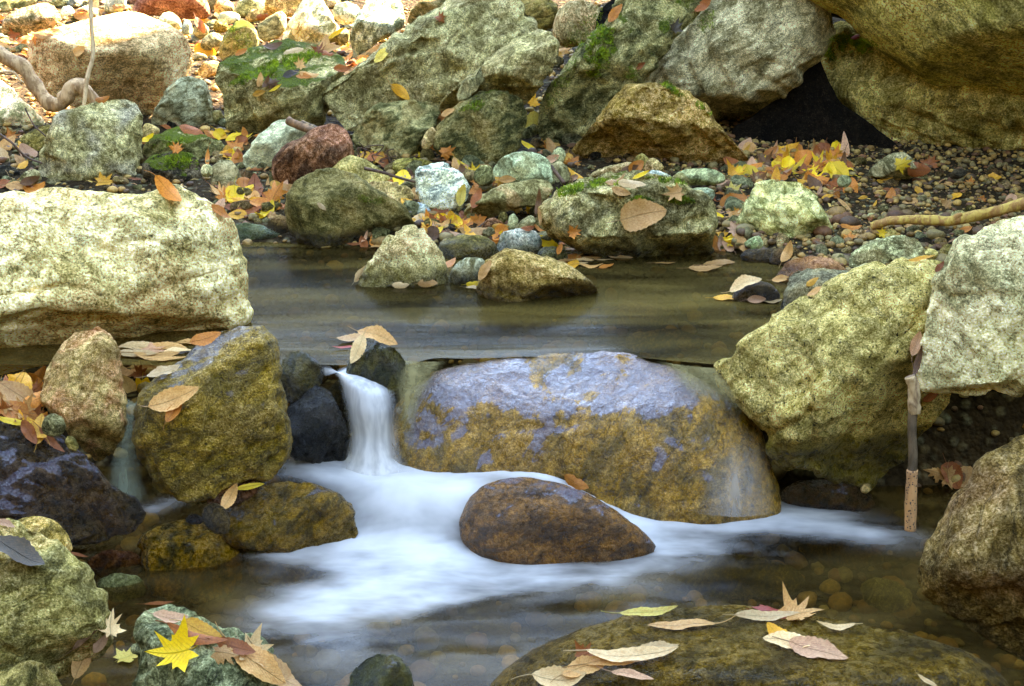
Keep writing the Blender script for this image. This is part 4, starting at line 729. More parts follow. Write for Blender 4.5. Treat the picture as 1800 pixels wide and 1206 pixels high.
def sheet(name, rows, mat, nu=26, nv=50, edge=.25, foam=1., bulge=.03, seed=0, topfade=0., botfade=0.):
    # rows: (left px, left py, right px, right py, Y)
    rr = np.array(rows, float); t = np.linspace(0, len(rr)-1, nv); k = np.arange(len(rr))
    G = np.stack([np.interp(t, k, rr[:, j]) for j in range(5)], 1)
    for _ in range(3): G[1:-1] = (G[:-2]+2*G[1:-1]+G[2:])/4
    co = []; fo = []
    for j, (ax, ay, bx, by, Yv) in enumerate(G):
        for i in range(nu):
            s = i/(nu-1); q = at_y(ax+(bx-ax)*s, ay+(by-ay)*s, Yv)
            prof_ = math.sin(math.pi*s)
            q = q+Vector((0, -bulge*prof_, 0)); co.append(q)
            e = min(1., min(s, 1-s)/edge); vv = j/(nv-1); e2 = (1. if not topfade else min(1, vv/topfade))*(1. if not botfade else min(1, (1-vv)/botfade))
            fo.append(foam*smooth(np.array(e)).item()*(smooth(np.array(e2)).item()))
    co = np.array([tuple(c) for c in co]); fo = np.array(fo)
    s_ = np.tile(np.linspace(0, 1, nu), nv); tv = np.repeat(np.linspace(0, 1, nv), nu)
    fo = fo*(.80+.45*fbm(np.stack([s_*7, tv*.8, s_*0], 1), 3, seed))
    i = np.arange(nu*nv).reshape(nv, nu); f = np.stack([i[:-1, :-1], i[:-1, 1:], i[1:, 1:], i[1:, :-1]], -1).reshape(-1, 4)
    o = mesh_obj(name, co, f, mat); foam_attr(o, np.clip(fo, 0, 1)); tag(o, kind='structure')
    return o
def veil_mat(name, tint=(.9, .9, .86), fcol=(.80, .765, .70)):
    m = bpy.data.materials.new(name); m.use_nodes = True; t = m.node_tree; t.nodes.clear(); b = NB(t)
    out = b.new('OutputMaterial'); at = b.new('Attribute'); at.attribute_name = 'foam'; v = b.new('TexCoord').outputs['Object']
    mp = b.new('Mapping'); b.put(mp.inputs[0], v); mp.inputs['Scale'].default_value = (1., 1., .12)
    n = b.noise(mp.outputs[0], 55., 3, .6)
    tr = b.new('BsdfTransparent'); fd = b.new('BsdfDiffuse'); fd.inputs[0].default_value = C4(fcol); ft = b.new('BsdfTranslucent'); ft.inputs[0].default_value = C4(fcol)
    m3 = b.new('MixShader'); m3.inputs[0].default_value = .35; b.put(m3.inputs[1], fd.outputs[0]); b.put(m3.inputs[2], ft.outputs[0])
    m4 = b.new('MixShader'); b.put(m4.inputs[0], b.math('MULTIPLY', at.outputs['Fac'], b.ramp(n, .35, .65, .68, 1.15), clamp=True)); b.put(m4.inputs[1], tr.outputs[0]); b.put(m4.inputs[2], m3.outputs[0])
    t.links.new(m4.outputs[0], out.inputs[0]); return m
VM = veil_mat('falling_water')
sheet('waterfall', [(548,668,612,630,2.35),(558,643,650,640,2.33),(574,640,684,668,2.30),(592,666,698,690,2.28),(602,710,703,720,2.272),(608,755,706,762,2.28),(604,805,710,800,2.265),(580,850,730,840,2.24)], VM, edge=.3, foam=1.1, bulge=.035, seed=3, topfade=.16, botfade=.1)
sheet('waterfall_small', [(222,696,262,700,2.16),(214,712,258,716,2.12),(205,760,252,765,2.10),(190,820,252,825,2.09),(178,880,270,884,2.08)], veil_mat('falling_water_thin', fcol=(.33, .36, .24)), edge=.3, foam=.62, bulge=.02, seed=8, topfade=.1, botfade=.1)
sheet('water_veil', [(1240,740,1335,745,2.16),(1235,790,1352,790,2.15),(1225,840,1362,840,2.14),(1215,900,1372,900,2.13)], VM, edge=.5, foam=.42, bulge=.02, seed=12, topfade=.9)

SPM = veil_mat('spill_water', fcol=(.30, .24, .10))
sheet('spill_water', [(1150,634,1300,648,2.335),(1165,650,1305,672,2.305),(1185,676,1318,704,2.27),(1200,700,1335,745,2.23)], SPM, edge=.3, foam=.7, bulge=.012, seed=21, botfade=.6)
sheet('spill_water', [(684,630,790,634,2.345),(690,652,775,652,2.31),(694,690,748,694,2.26),(696,740,735,744,2.225),(697,808,730,808,2.20)], SPM, edge=.35, foam=.7, bulge=.012, seed=23, botfade=.5)

# ------------------------------------------------------------ picking what lies under a pixel
BV = BVHTree.FromPolygons([tuple(c) for c in np.vstack(BV_CO).tolist()], [tuple(f) for f in np.vstack(BV_F).tolist()])
def pick(px, py):
    d = ray(px, py).normalized(); h, n, i, t = BV.ray_cast(CAM, d)
    if h is None: return None
    if n.dot(d) > 0: n = -n
    return h, n, BV_OWN[i], t
RGT = Vector((1, 0, 0)); UPV = Vector((0, SP, CP))

# ------------------------------------------------------------ leaves
LC = {'tan': (.58,.36,.16), 'pale': (.72,.56,.36), 'orange': (.62,.26,.05), 'rust': (.36,.12,.03), 'gold': (.72,.42,.05), 'yellow': (.82,.62,.03), 'brown': (.17,.085,.035),
      'dark': (.055,.05,.045), 'red': (.36,.04,.025), 'pink': (.60,.38,.27), 'lemon': (.74,.66,.18)}
LN = {'tan': 'tan', 'pale': 'pale cream', 'orange': 'orange', 'rust': 'rust brown', 'gold': 'golden', 'yellow': 'bright yellow', 'brown': 'dark brown', 'dark': 'grey black', 'red': 'deep red', 'pink': 'pinkish tan', 'lemon': 'pale yellow'}
def leaf_mat(c, c2, name):
    m = bpy.data.materials.new('leaf_'+name); m.use_nodes = True; t = m.node_tree; t.nodes.clear(); b = NB(t); out = b.new('OutputMaterial')
    uv = b.new('TexCoord').outputs['UV']; s = b.new('SeparateXYZ'); b.put(s.inputs[0], uv)
    x = s.outputs[0]; y = b.math('ABSOLUTE', b.math('SUBTRACT', s.outputs[1], .5))
    rnd = b.new('ObjectInfo').outputs['Random']
    ob = b.new('TexCoord').outputs['Object']
    mid = b.ramp(y, .0, .022, 1., 0.)
    ph = b.math('MULTIPLY', b.math('SUBTRACT', x, b.math('MULTIPLY', y, .9)), 75.)
    side = b.math('MULTIPLY', b.ramp(b.math('SINE', ph), .82, 1., 0., .6), b.ramp(y, .5, .1, 0., 1.))
    n = b.noise(ob, 60., 5, .65); nb = b.noise(ob, 22., 4, .6)
    base = b.mix(b.ramp(nb, .40, .64), C4(c), C4(c2))
    base = b.mix(b.math('MULTIPLY', b.ramp(n, .60, .68), .55), base, (.12, .06, .025, 1))
    base = b.mix(b.math('MAXIMUM', mid, side), base, C4([q*.62 for q in c]))
    k = b.math('MULTIPLY', b.ramp(n, .3, .7, .75, 1.2), b.ramp(rnd, 0, 1, .62, 1.2)); kc = b.new('CombineColor'); [b.put(kc.inputs[q], k) for q in range(3)]
    base = b.mix(1., base, kc.outputs[0], 'MULTIPLY'); base = b.mix(1., base, (1.3, 1.12, .78, 1), 'MULTIPLY')
    p = b.new('BsdfPrincipled'); b.put(p.inputs['Base Color'], base); p.inputs['Roughness'].default_value = .5; p.inputs['Specular IOR Level'].default_value = .35
    bm = b.new('Bump'); b.put(bm.inputs['Height'], b.math('ADD', b.math('MULTIPLY', n, .4), b.math('SUBTRACT', 0., b.math('MAXIMUM', mid, side)))); bm.inputs['Distance'].default_value = .0012
    b.put(p.inputs['Normal'], bm.outputs[0])
    tl = b.new('BsdfTranslucent'); b.put(tl.inputs[0], base); ms = b.new('MixShader'); ms.inputs[0].default_value = .25
    b.put(ms.inputs[1], p.outputs[0]); b.put(ms.inputs[2], tl.outputs[0]); t.links.new(ms.outputs[0], out.inputs[0])
    return m
LM = {}
for k, c in LC.items():
    c2 = {'tan': (.46,.23,.08), 'pale': (.60,.40,.22), 'orange': (.50,.16,.03), 'rust': (.24,.07,.02), 'gold': (.58,.26,.03), 'yellow': (.72,.48,.03), 'brown': (.10,.05,.025), 'dark': (.09,.07,.055), 'red': (.24,.04,.02), 'pink': (.45,.24,.16), 'lemon': (.60,.42,.08)}[k]
    LM[k] = leaf_mat(c, c2, k)
def leaf_geo(kind, seed, curl):
    rs = random.Random(seed); V, F, UV = [], [], []
    bend = rs.uniform(-.6, 1.5)*curl; cup = rs.choice([-1,1,1])*rs.uniform(.6, 2.4)*curl; tw = rs.uniform(-1.1, 1.1)*curl; wav = .055*curl; side = rs.uniform(-.12, .12)
    def lift(x, y):
        z = bend*(x-.45)**2+cup*y*y*1.6+tw*(x-.5)*y+wav*math.sin(x*9+seed)*(abs(y)*3+.3)+wav*.7*math.sin(x*21+y*13+seed*2)*abs(y)*3
        return x, y+side*math.sin(math.pi*x)*.5, z
    if kind == 'maple':
        lobes = [(180, .14), (150, .34), (124, .24), (96, .50), (78, .32), (64, .36), (50, .24), (34, .56), (18, .32), (0, .66)]
        pts = [(a, r) for a, r in lobes]+[(-a, r) for a, r in reversed(lobes[1:-1])]
        pts = [(a+rs.uniform(-3, 3), r*rs.uniform(.9, 1.1)) for a, r in pts]; rings = 5
        ctr = (.32, 0); N = len(pts)*2; P = []
        for i, (a, r) in enumerate(pts):
            P.append((a, r)); a2, r2 = pts[(i+1) % len(pts)]
            if a2 > a+180: a2 -= 360
            if a2 < a-180: a2 += 360
            P.append(((a+a2)/2, (r+r2)/2*(.93 if i % 2 else .9)))
        V.append(lift(*ctr)); UV.append((ctr[0], .5))
        for q in range(1, rings+1):
            for (a, r) in P:
                x = ctr[0]+r*q/rings*math.cos(R(a)); y = r*q/rings*math.sin(R(a)); V.append(lift(x, y)); UV.append((x, y+.5))
        for i in range(N): F.append((0, 1+i, 1+(i+1) % N))
        for q in range(rings-1):
            for i in range(N): F.append((1+q*N+i, 1+(q+1)*N+i, 1+(q+1)*N+(i+1) % N, 1+q*N+(i+1) % N))
    else:
        nx_, ny_ = 19, 7; wd = {'oval': .215, 'round': .33, 'narrow': .10, 'lance': .105}[kind]; pk = .85 if kind != 'round' else .7
        for i in range(nx_):
            t = i/(nx_-1); hw = wd*max(0, math.sin(math.pi*t**pk))**(.75 if kind != 'round' else .55)*(1+(.05 if i % 2 else -.04)*(0 < i < nx_-1))
            if i == nx_-1: hw = .004
            if i == 0: hw = .006
            for j in range(ny_):
                y = hw*(j/(ny_-1)*2-1); V.append(lift(t, y)); UV.append((t, .5+.5*(j/(ny_-1)*2-1)*min(1, hw/wd+.05)))
        for i in range(nx_-1):
            for j in range(ny_-1): a = i*ny_+j; F.append((a, a+ny_, a+ny_+1, a+1))
    # stem
    n0 = len(V); sl = rs.uniform(.15, .42); sb = rs.uniform(-.25, .25)
    for q in range(5):
        t = q/4; x0, y0, z0 = lift(0.02 if kind != 'maple' else .17, 0); r = .012*(1-.3*t)
        cx, cy, cz = x0-sl*t, y0+sb*t*t*sl*2, z0+.12*t*t*curl
        for k in range(3): a = k*2.094; V.append((cx, cy+r*math.cos(a), cz+r*math.sin(a))); UV.append((.5, .5))
    for q in range(4):
        for k in range(3): a = n0+q*3+k; b_ = n0+q*3+(k+1) % 3; F.append((a, b_, b_+3, a+3))
    return V, F, UV
LEAVES = []
_lg = {}
def leaf(px, py, size, kind='oval', colr='tan', ang=None, tilt=.3, curl=.5, seed=None, grp='fallen leaves'):
    h = pick(px, py)
    if h is None: return
    p, n, own, dist = h; seed = seed if seed is not None else len(LEAVES)*13+5; rs = random.Random(seed)
    if ang is None: ang = rs.uniform(0, 360)
    if own in (-2, -3): tilt = min(tilt, .12); curl = min(curl, .3)
    toc = (CAM-p).normalized(); n = (n*.6+Vector((0, 0, 1))*.4).normalized(); nn = (n*(1-tilt)+toc*tilt).normalized()
    ax = RGT*math.cos(R(ang))+UPV*math.sin(R(ang)); ax = (ax-nn*ax.dot(nn)); ax = ax.normalized(); ay = nn.cross(ax)
    sc_ = size*dist/FPX*(.78 if kind == 'maple' else .9); 
    # foreshortening: keep the apparent length
    fs = (ax-toc*ax.dot(toc)).length; sc_ /= max(.55, fs)
    k_ = (kind, seed % 12 if size < 60 else seed, round(curl, 1))
    if k_ not in _lg:
        V, F, UV = leaf_geo(kind, k_[1], k_[2]); me = bpy.data.meshes.new('leaf'); me.from_pydata(V, [], F); ul = me.uv_layers.new()
        for l in me.loops: ul.data[l.index].uv = UV[l.vertex_index]
        me.polygons.foreach_set('use_smooth', [True]*len(me.polygons)); me.materials.append(None); _lg[k_] = me
    o = bpy.data.objects.new({'maple': 'maple_leaf', 'narrow': 'willow_leaf', 'lance': 'willow_leaf'}.get(kind, 'leaf'), _lg[k_]); col.objects.link(o)
    o.material_slots[0].link = 'OBJECT'; o.material_slots[0].material = LM[colr]
    M = Matrix((ax, ay, nn)).transposed().to_4x4()
    c = p+toc*(.003+.10*sc_*tilt+.05*sc_*curl)+Vector((0, 0, .002+.06*sc_*tilt))
    off = Vector((.5 if kind != 'maple' else .32, 0, 0)); M = Matrix.Translation(c)@M@Matrix.Scale(sc_, 4)@Matrix.Translation(-off)
    o.matrix_world = M
    LEAVES.append(dict(o=o, px=px, py=py, size=size, kind=kind, col=colr, own=own, tilt=tilt))
ML = """1140 1083 112 lance lemon 4 .25|1198 1098 130 lance tan 172 .2|1352 1074 130 maple red 0 .1|1348 1086 120 lance pale 6 .3|1395 1083 95 maple tan 20 .3|1468 1107 72 lance pale 176 .2|1384 1134 92 oval pale 160 .4|1364 1116 42 round gold 120 .4|1438 1146 112 oval pink -36 .35
1112 1152 175 lance pale -14 .2|1160 1144 74 oval pale -12 .25|1025 1158 62 maple rust 30 .4|1030 1180 92 oval tan 18 .45|985 1196 104 oval pale -8 .35|1112 1192 82 lance pink -28 .3|1632 1200 44 lance pale -50 .3|1085 1164 120 lance tan -10 .2
300 1088 66 oval pink 8 .4|358 1112 88 oval gold -22 .5|345 1122 116 lance rust -12 .4|318 1146 118 maple yellow 188 .55|412 1146 78 oval rust -14 .4|442 1143 92 maple pale -30 .5|455 1168 130 oval tan -38 .4|280 1064 54 lance rust 22 .4|485 1190 116 oval tan -52 .35|388 1150 70 maple tan 0 .4
34 980 104 oval dark -42 .35|10 924 36 oval pink -20 .3|140 978 34 lance rust -44 .3|153 1126 62 lance brown 38 .7|146 1166 72 oval tan 72 .8|178 1130 50 oval pink 62 .7|218 1158 66 maple lemon 62 .6|196 1110 64 maple pale 80 .6
66 664 48 oval orange 55 .7|34 670 44 oval gold 170 .6|58 688 44 maple rust 40 .7|36 702 92 oval tan -36 .6|32 727 84 oval orange -12 .5|24 746 66 lance yellow -6 .4|52 764 52 oval rust -60 .6|92 778 66 lance rust -46 .5|70 704 66 oval orange 32 .6|14 690 56 maple rust 100 .5|12 716 66 oval tan 20 .4|62 738 60 maple rust -20 .5
248 610 84 oval pale 4 .1|292 612 80 oval tan 12 .1|240 626 76 oval pale -8 .15|276 628 86 oval tan 3 .1|232 642 70 oval pale 20 .15|280 644 78 oval pale -14 .15|300 634 70 lance tan 30 .1|256 654 74 oval tan 8 .2|228 658 56 oval pink -20 .2|288 656 66 oval pale 42 .3|244 662 44 maple rust 80 .7|262 618 70 maple pink 0 .1|316 618 60 oval pale 24 .15
336 604 54 oval tan 22 .5|362 598 62 oval orange 22 .6|318 622 52 lance dark 40 .4|248 682 62 maple yellow -90 .5|226 684 46 oval pale -70 .4|308 708 100 oval tan 26 .55|306 726 50 oval orange 60 .4|404 878 56 oval tan 62 .6|440 858 56 lance yellow 14 .6
626 598 76 oval tan 36 .5|664 596 82 oval tan -18 .5|628 618 62 oval pale 248 .8|604 612 46 lance red 200 .5|1014 850 54 oval orange -28 .5
296 340 68 oval orange -46 .7|180 322 52 maple gold 10 .7|34 331 48 oval tan 8 .5|10 326 44 oval rust 30 .4|310 266 32 maple orange 80 .6|260 246 30 oval yellow 30 .5|338 232 50 oval rust -22 .5|378 240 42 oval orange -16 .4|410 262 46 maple orange 40 .5|412 274 40 lance rust -10 .4
484 350 66 maple orange 60 .8|430 356 46 oval gold 0 .5|396 350 54 maple tan -10 .6|415 364 44 oval rust 10 .4|466 366 60 oval orange -16 .5|388 376 44 oval orange -30 .4|450 358 46 oval gold 20 .5|400 336 50 lance rust -8 .4|385 366 40 oval pink 60 .6|440 372 46 oval rust 15 .4|478 322 40 oval tan 70 .6|492 364 40 maple rust 0 .5
1130 386 90 round tan 12 .6|1084 319 44 oval tan 8 .4|1111 326 56 oval pale -6 .4|1092 338 40 oval tan -18 .5|1190 341 50 maple tan 190 .5|1118 296 34 round orange 40 .6|1126 310 36 lance yellow 30 .5|1106 300 36 oval brown 20 .4|566 365 22 oval pale -40 .5
935 230 66 round lemon 82 .95|932 262 48 lance yellow -42 .6|968 266 48 oval tan 105 .8|938 184 36 maple gold 80 .9|1008 310 46 oval gold -32 .7|704 166 46 oval gold -40 .95|776 208 30 maple orange 60 .7|788 200 30 oval tan 20 .5|1008 258 26 oval brown 0 .5|970 282 34 oval pink 20 .6
612 116 36 oval rust -20 .5|628 112 42 oval gold 35 .5|648 98 50 oval tan 40 .5|672 98 42 oval lemon 46 .5|636 104 44 maple orange 20 .5|600 124 32 oval rust 10 .4|772 34 28 maple rust 60 .6|988 94 38 maple tan 30 .6|982 100 30 oval gold 50 .5|1082 26 42 oval orange 52 .6|1186 52 36 maple dark 70 .6|1124 118 24 oval rust 30 .5|1236 12 40 oval rust 40 .5|1506 66 24 oval red 10 .5
782 270 44 maple orange 20 .7|822 302 56 lance yellow -46 .7|806 296 42 oval tan -66 .7|812 346 44 oval lemon 78 .8|850 332 50 oval orange 22 .6|878 322 36 maple gold 40 .6|862 330 38 oval rust 30 .6|892 318 34 oval tan 0 .5|838 352 42 oval rust 72 .6|752 394 52 maple orange 8 .5|796 396 48 oval gold -78 .8|772 412 50 oval rust -24 .5|832 410 56 oval tan 2 .5|740 386 44 oval pale 20 .5
880 400 34 oval gold 0 .5|868 410 40 oval rust 10 .6|944 358 52 lance brown 82 .8|948 384 36 lance tan -82 .7|966 430 52 oval yellow -30 .7|984 440 24 oval orange 70 .7|1004 440 26 oval tan 10 .5|1006 412 38 maple orange 20 .5|928 404 28 oval rust 10 .4|950 400 30 oval tan 30 .5
1004 452 50 oval pale 10 .05|1024 458 46 oval pale -10 .05|1044 452 44 oval tan 5 .05|1014 466 44 oval pale 20 .05|1040 468 46 oval tan -15 .05|1062 458 40 lance pale 0 .05|1090 452 50 lance pale -4 .05|994 460 36 oval tan 30 .05|1066 470 30 oval orange 60 .4|1168 464 44 lance tan 0 .05
664 434 28 oval tan 70 .6|634 484 40 oval pale 40 .4|786 466 36 oval orange 72 .6|852 478 46 oval tan 60 .6|704 502 34 oval pale 0 .1|836 508 40 oval pale -5 .1|832 500 30 oval yellow 10 .1|752 500 40 oval tan 4 .1
1286 336 50 maple lemon -8 .5|1290 360 54 round orange 24 .6|1268 352 34 oval rust 0 .4|1292 384 44 oval tan -20 .5|1290 406 46 maple pink 10 .5|1304 430 46 oval tan -62 .6|1264 436 48 oval orange -58 .7|1282 428 40 maple yellow 40 .5|1264 464 62 oval tan 28 .35|1240 474 66 oval tan 14 .2|1382 446 44 oval tan 66 .7|1428 498 28 oval gold 36 .6|1432 514 34 oval tan 24 .4|1310 502 66 oval pale 18 .4|1280 526 58 oval gold 4 .3
1330 528 36 oval pink 0 .1|1356 532 40 oval pale -6 .1|1582 292 44 maple yellow 20 .7|1614 300 42 round rust 0 .6|1634 292 40 maple rust 60 .6|1560 334 46 lance rust -6 .4|1484 364 36 lance tan -52 .6|1496 402 40 oval orange -14 .5|1512 414 34 oval tan 30 .4|1548 412 28 maple yellow 40 .6|1620 458 50 lance gold 8 .4|1652 472 26 oval rust 50 .6|1610 608 48 oval pink 72 .8|1616 640 60 lance brown 75 .6|1636 700 34 oval rust 30 .5|1556 318 34 oval gold 20 .5|1372 492 34 oval tan 0 .4
456 142 28 oval tan 80 .7|528 118 30 maple tan 70 .7|544 134 38 oval tan -8 .6|478 150 34 maple brown 20 .5|484 156 28 lance yellow 32 .5|456 166 26 oval gold 12 .4|512 132 34 oval dark 30 .5|424 94 26 oval orange 36 .6|480 84 38 oval brown 12 .5|516 92 40 oval pale 20 .5|468 146 26 oval brown 60 .5|534 136 30 oval orange 0 .5
568 84 46 oval tan 74 .7|592 62 40 lance yellow 32 .6|574 96 34 maple rust 0 .5|606 80 34 oval gold 82 .7|590 92 34 oval orange 30 .5|582 88 40 oval tan 10 .5|560 92 30 maple rust 70 .5|600 92 30 oval tan 40 .5|362 92 42 round gold -12 .6|348 84 36 oval rust 60 .6|366 40 30 oval gold -30 .5|352 46 34 oval rust -60 .5|462 30 24 oval rust 10 .5|140 92 24 round tan 40 .7|180 176 28 oval orange 20 .7
92 40 34 maple pale 20 .5|110 36 34 oval tan 0 .5|128 34 34 maple orange 40 .5|146 30 32 oval tan 10 .5|162 18 40 oval pale 60 .6|176 24 34 oval tan 10 .5|212 14 30 oval tan 0 .5|60 66 40 maple orange 20 .5|40 74 36 oval rust 60 .5|76 62 36 oval tan 0 .5|24 62 34 maple rust 20 .5|30 84 40 oval orange 40 .5|50 82 36 oval pale -20 .5|96 56 30 oval tan 0 .5
12 260 50 oval tan 60 .6|18 242 34 maple orange 20 .6|4 280 46 oval pale -60 .5|52 320 36 oval brown 20 .5|240 316 30 lance rust 0 .4"""
for e in ML.replace('\n', '|').split('|'):
    a = e.split()
    leaf(float(a[0]), float(a[1]), float(a[2]), a[3], a[4], float(a[5]), float(a[6]), .55 if len(a) < 8 else float(a[7]))
rg = random.Random(11)
def litter(n, x0, y0, x1, y1, s0, s1, cols, only=None, slope=0.):
    k = 0
    for _ in range(n*6):
        if k >= n: break
        x = rg.uniform(x0, x1); y = rg.uniform(y0, y1)+slope*(x-x0)
        h = pick(x, y)
        if h is None or (only is not None and h[2] not in only): continue
        leaf(x, y, rg.uniform(s0, s1), rg.choice(['oval', 'oval', 'round', 'maple', 'maple', 'lance']), rg.choice(cols), None, rg.uniform(.2, .7), rg.uniform(.4, .9)); k += 1
warm = ['tan', 'orange', 'gold', 'rust', 'orange', 'gold', 'pink', 'yellow', 'brown']
litter(100, 1285, 262, 1500, 335, 26, 50, warm, (-1,))
litter(22, 1240, 300, 1310, 460, 22, 40, warm, (-1,))
litter(30, 1400, 290, 1780, 440, 14, 30, warm, (-1,))
litter(30, 380, 325, 505, 385, 24, 42, warm, (-1,))
litter(22, 715, 370, 880, 425, 24, 40, warm, (-1,))
litter(70, 600, 250, 1010, 430, 20, 36, warm, (-1,))
litter(24, 250, 215, 480, 300, 20, 36, warm, (-1,))
litter(24, 0, 0, 620, 130, 16, 34, ['tan', 'orange', 'gold', 'pale', 'rust'], (-1,))
litter(8, 0, 240, 90, 335, 26, 44, warm, (-1,))
litter(8, 940, 395, 1010, 470, 20, 34, warm, (-1, -2))
litter(12, -5, 668, 78, 765, 44, 74, ['tan', 'orange', 'gold', 'rust', 'tan'])
litter(6, 1700, 820, 1640, 850, 40, 60, ['tan', 'brown', 'rust'])

ORD = ['leftmost', 'second from left', 'third from left', 'fourth from left', 'fifth from left', 'sixth from left', 'seventh from left', 'eighth from left', 'ninth from left', 'tenth from left', 'eleventh from left', 'twelfth from left']
def near(px, py, k=0):
    d = sorted(ROCKS, key=lambda r: math.hypot(r['c'][0]-px, r['c'][1]-py)-.5*r['Rm']*FPX/max(1, r['Y'])); return d[k]['short']
def autolabel(items, grp):
    gr = {}
    for L in items: gr.setdefault(L['base'], []).append(L)
    for base, ls in gr.items():
        ls.sort(key=lambda L: L['px'])
        for i, L in enumerate(ls):
            t = base
            sfx = '' if len(ls) == 1 else ', '+(ORD[i] if i < len(ls)-1 else ('rightmost'))
            while len((t+sfx).replace(',', '').split()) > 16:
                for a_, b_ in ((' on the ground by the ', ' by the '), (' the ', ' '), (' leaf ', ' leaf ')):
                    if a_ in t: t = t.replace(a_, b_, 1); break
                else: break
            t += sfx
            w_ = t.split()
            tag(L['o'], t, L['cat'], grp)
for L in LEAVES:
    sz = 'small ' if L['size'] < 38 else ('big ' if L['size'] > 88 else ''); kd = {'maple': 'lobed', 'narrow': 'narrow', 'lance': 'narrow', 'oval': 'oval', 'round': 'rounded'}[L['kind']]
    ow_ = L['own']
    if ow_ >= 0: where = 'on the '+ROCKS[ow_]['short']
    elif ow_ == -1: where = 'on the ground by the '+near(L['px'], L['py'])
    else: where = 'floating by the '+near(L['px'], L['py'])
    L['base'] = sz+LN[L['col']]+' '+kd+' leaf '+where; L['cat'] = 'leaf'
autolabel(LEAVES, 'fallen autumn leaves')

# ------------------------------------------------------------ small loose stones and gravel
rs = np.random.RandomState(5)
def terr1(x, y): return float(terrain(np.array([x]), np.array([y]))[0])
from mathutils import noise as mnoise
def pebble_proto(seed):
    r_ = random.Random(seed); n = 12; co, F = [], []
    import bmesh
    bm = bmesh.new(); bmesh.ops.create_icosphere(bm, subdivisions=3, radius=1.)
    P = np.array([v.co[:] for v in bm.verts]); q = P+seed*3.3
    sc_ = np.array([1, r_.uniform(.6, .95), r_.uniform(.5, .8)])
    for _ in range(13):
        nn = np.array([r_.gauss(0, 1) for _ in range(3)]); nn /= np.linalg.norm(nn); t = r_.uniform(.5, .8); e = np.maximum(0, P@nn-t); P = P-e[:, None]*nn*.85
    P = P*(1+.12*fbm(q*1.2, 3, seed))[:, None]*sc_
    me = bpy.data.meshes.new('stone'); F = [[v.index for v in f.verts] for f in bm.faces]; bm.free()
    me.from_pydata(P.tolist(), [], F); me.polygons.foreach_set('use_smooth', [True]*len(F)); me.materials.append(None); return me, P, F
PP = [pebble_proto(s) for s in range(8)]
SM = {k: rock_mat(k, 1.1, bump=1.) for k in ('grey', 'tan', 'sage', 'olive', 'green', 'brown', 'red', 'blue', 'dark', 'pale')}
SN = {'grey': 'grey', 'tan': 'buff', 'sage': 'green grey', 'olive': 'olive', 'green': 'pale green', 'brown': 'brown', 'red': 'reddish', 'blue': 'bluish', 'dark': 'dark', 'pale': 'whitish'}
SMALL = []
def stones(n, x0, y0, x1, y1, s0, s1, cols):
    k = 0
    for _ in range(n*8):
        if k >= n: break
        x, y = rg.uniform(x0, x1), rg.uniform(y0, y1); h = pick(x, y)
        if h is None or h[2] != -1: continue
        if any(math.hypot(S['px']-x, (S['py']-y)*1.6) < (S['s']+s0)*.5 for S in SMALL): continue
        c_ = rg.choice(cols); s = rg.uniform(s0, s1); r = s*h[3]/FPX/2
        o = bpy.data.objects.new('stone', PP[rg.randrange(8)][0]); col.objects.link(o); o.material_slots[0].link = 'OBJECT'; o.material_slots[0].material = SM[c_]
        o.location = h[0]+Vector((0, r*.6, r*.25)); o.rotation_euler = (rg.uniform(-.4, .4), rg.uniform(-.4, .4), rg.uniform(0, 6.3)); o.scale = (r*1.1, r*1.1, r*1.1)
        SMALL.append(dict(o=o, px=x, py=y, s=s, base=('small ' if s < 20 else '')+SN[c_]+' loose stone by the '+near(x, y), cat='stone')); k += 1
allc = ['grey', 'tan', 'sage', 'olive', 'green', 'brown', 'grey', 'tan', 'sage', 'brown', 'dark']
stones(70, 0, 0, 640, 120, 12, 34, ['grey', 'tan', 'pale', 'blue', 'green', 'red', 'olive'])
stones(26, 240, 200, 640, 300, 12, 30, allc)
stones(22, 380, 300, 520, 400, 26, 46, allc)
stones(48, 600, 240, 1060, 430, 28, 50, allc)
stones(14, 250, 220, 600, 300, 28, 46, allc)
stones(10, 1240, 320, 1330, 450, 26, 42, allc)
stones(22, 380, 300, 520, 400, 12, 24, allc)
stones(70, 600, 240, 1060, 430, 10, 24, allc)
stones(24, 0, 230, 260, 335, 14, 30, allc)
stones(34, 0, 0, 640, 130, 26, 52, ['grey', 'tan', 'pale', 'sage', 'olive'])
stones(10, 860, 0, 1000, 120, 24, 40, ['grey', 'tan', 'olive'])
stones(16, 1000, 270, 1260, 340, 10, 22, allc)
stones(12, 1240, 300, 1330, 470, 22, 38, allc)
stones(22, 1240, 300, 1330, 460, 10, 24, allc)
stones(16, 1330, 430, 1660, 500, 20, 40, allc)
stones(24, 1300, 285, 1790, 400, 14, 28, ['olive','tan','brown','sage','grey'])
stones(10, 1460, 380, 1700, 480, 16, 30, allc)
stones(16, 880, 400, 1020, 450, 12, 24, allc)
autolabel(SMALL, 'small loose stones of the bank')

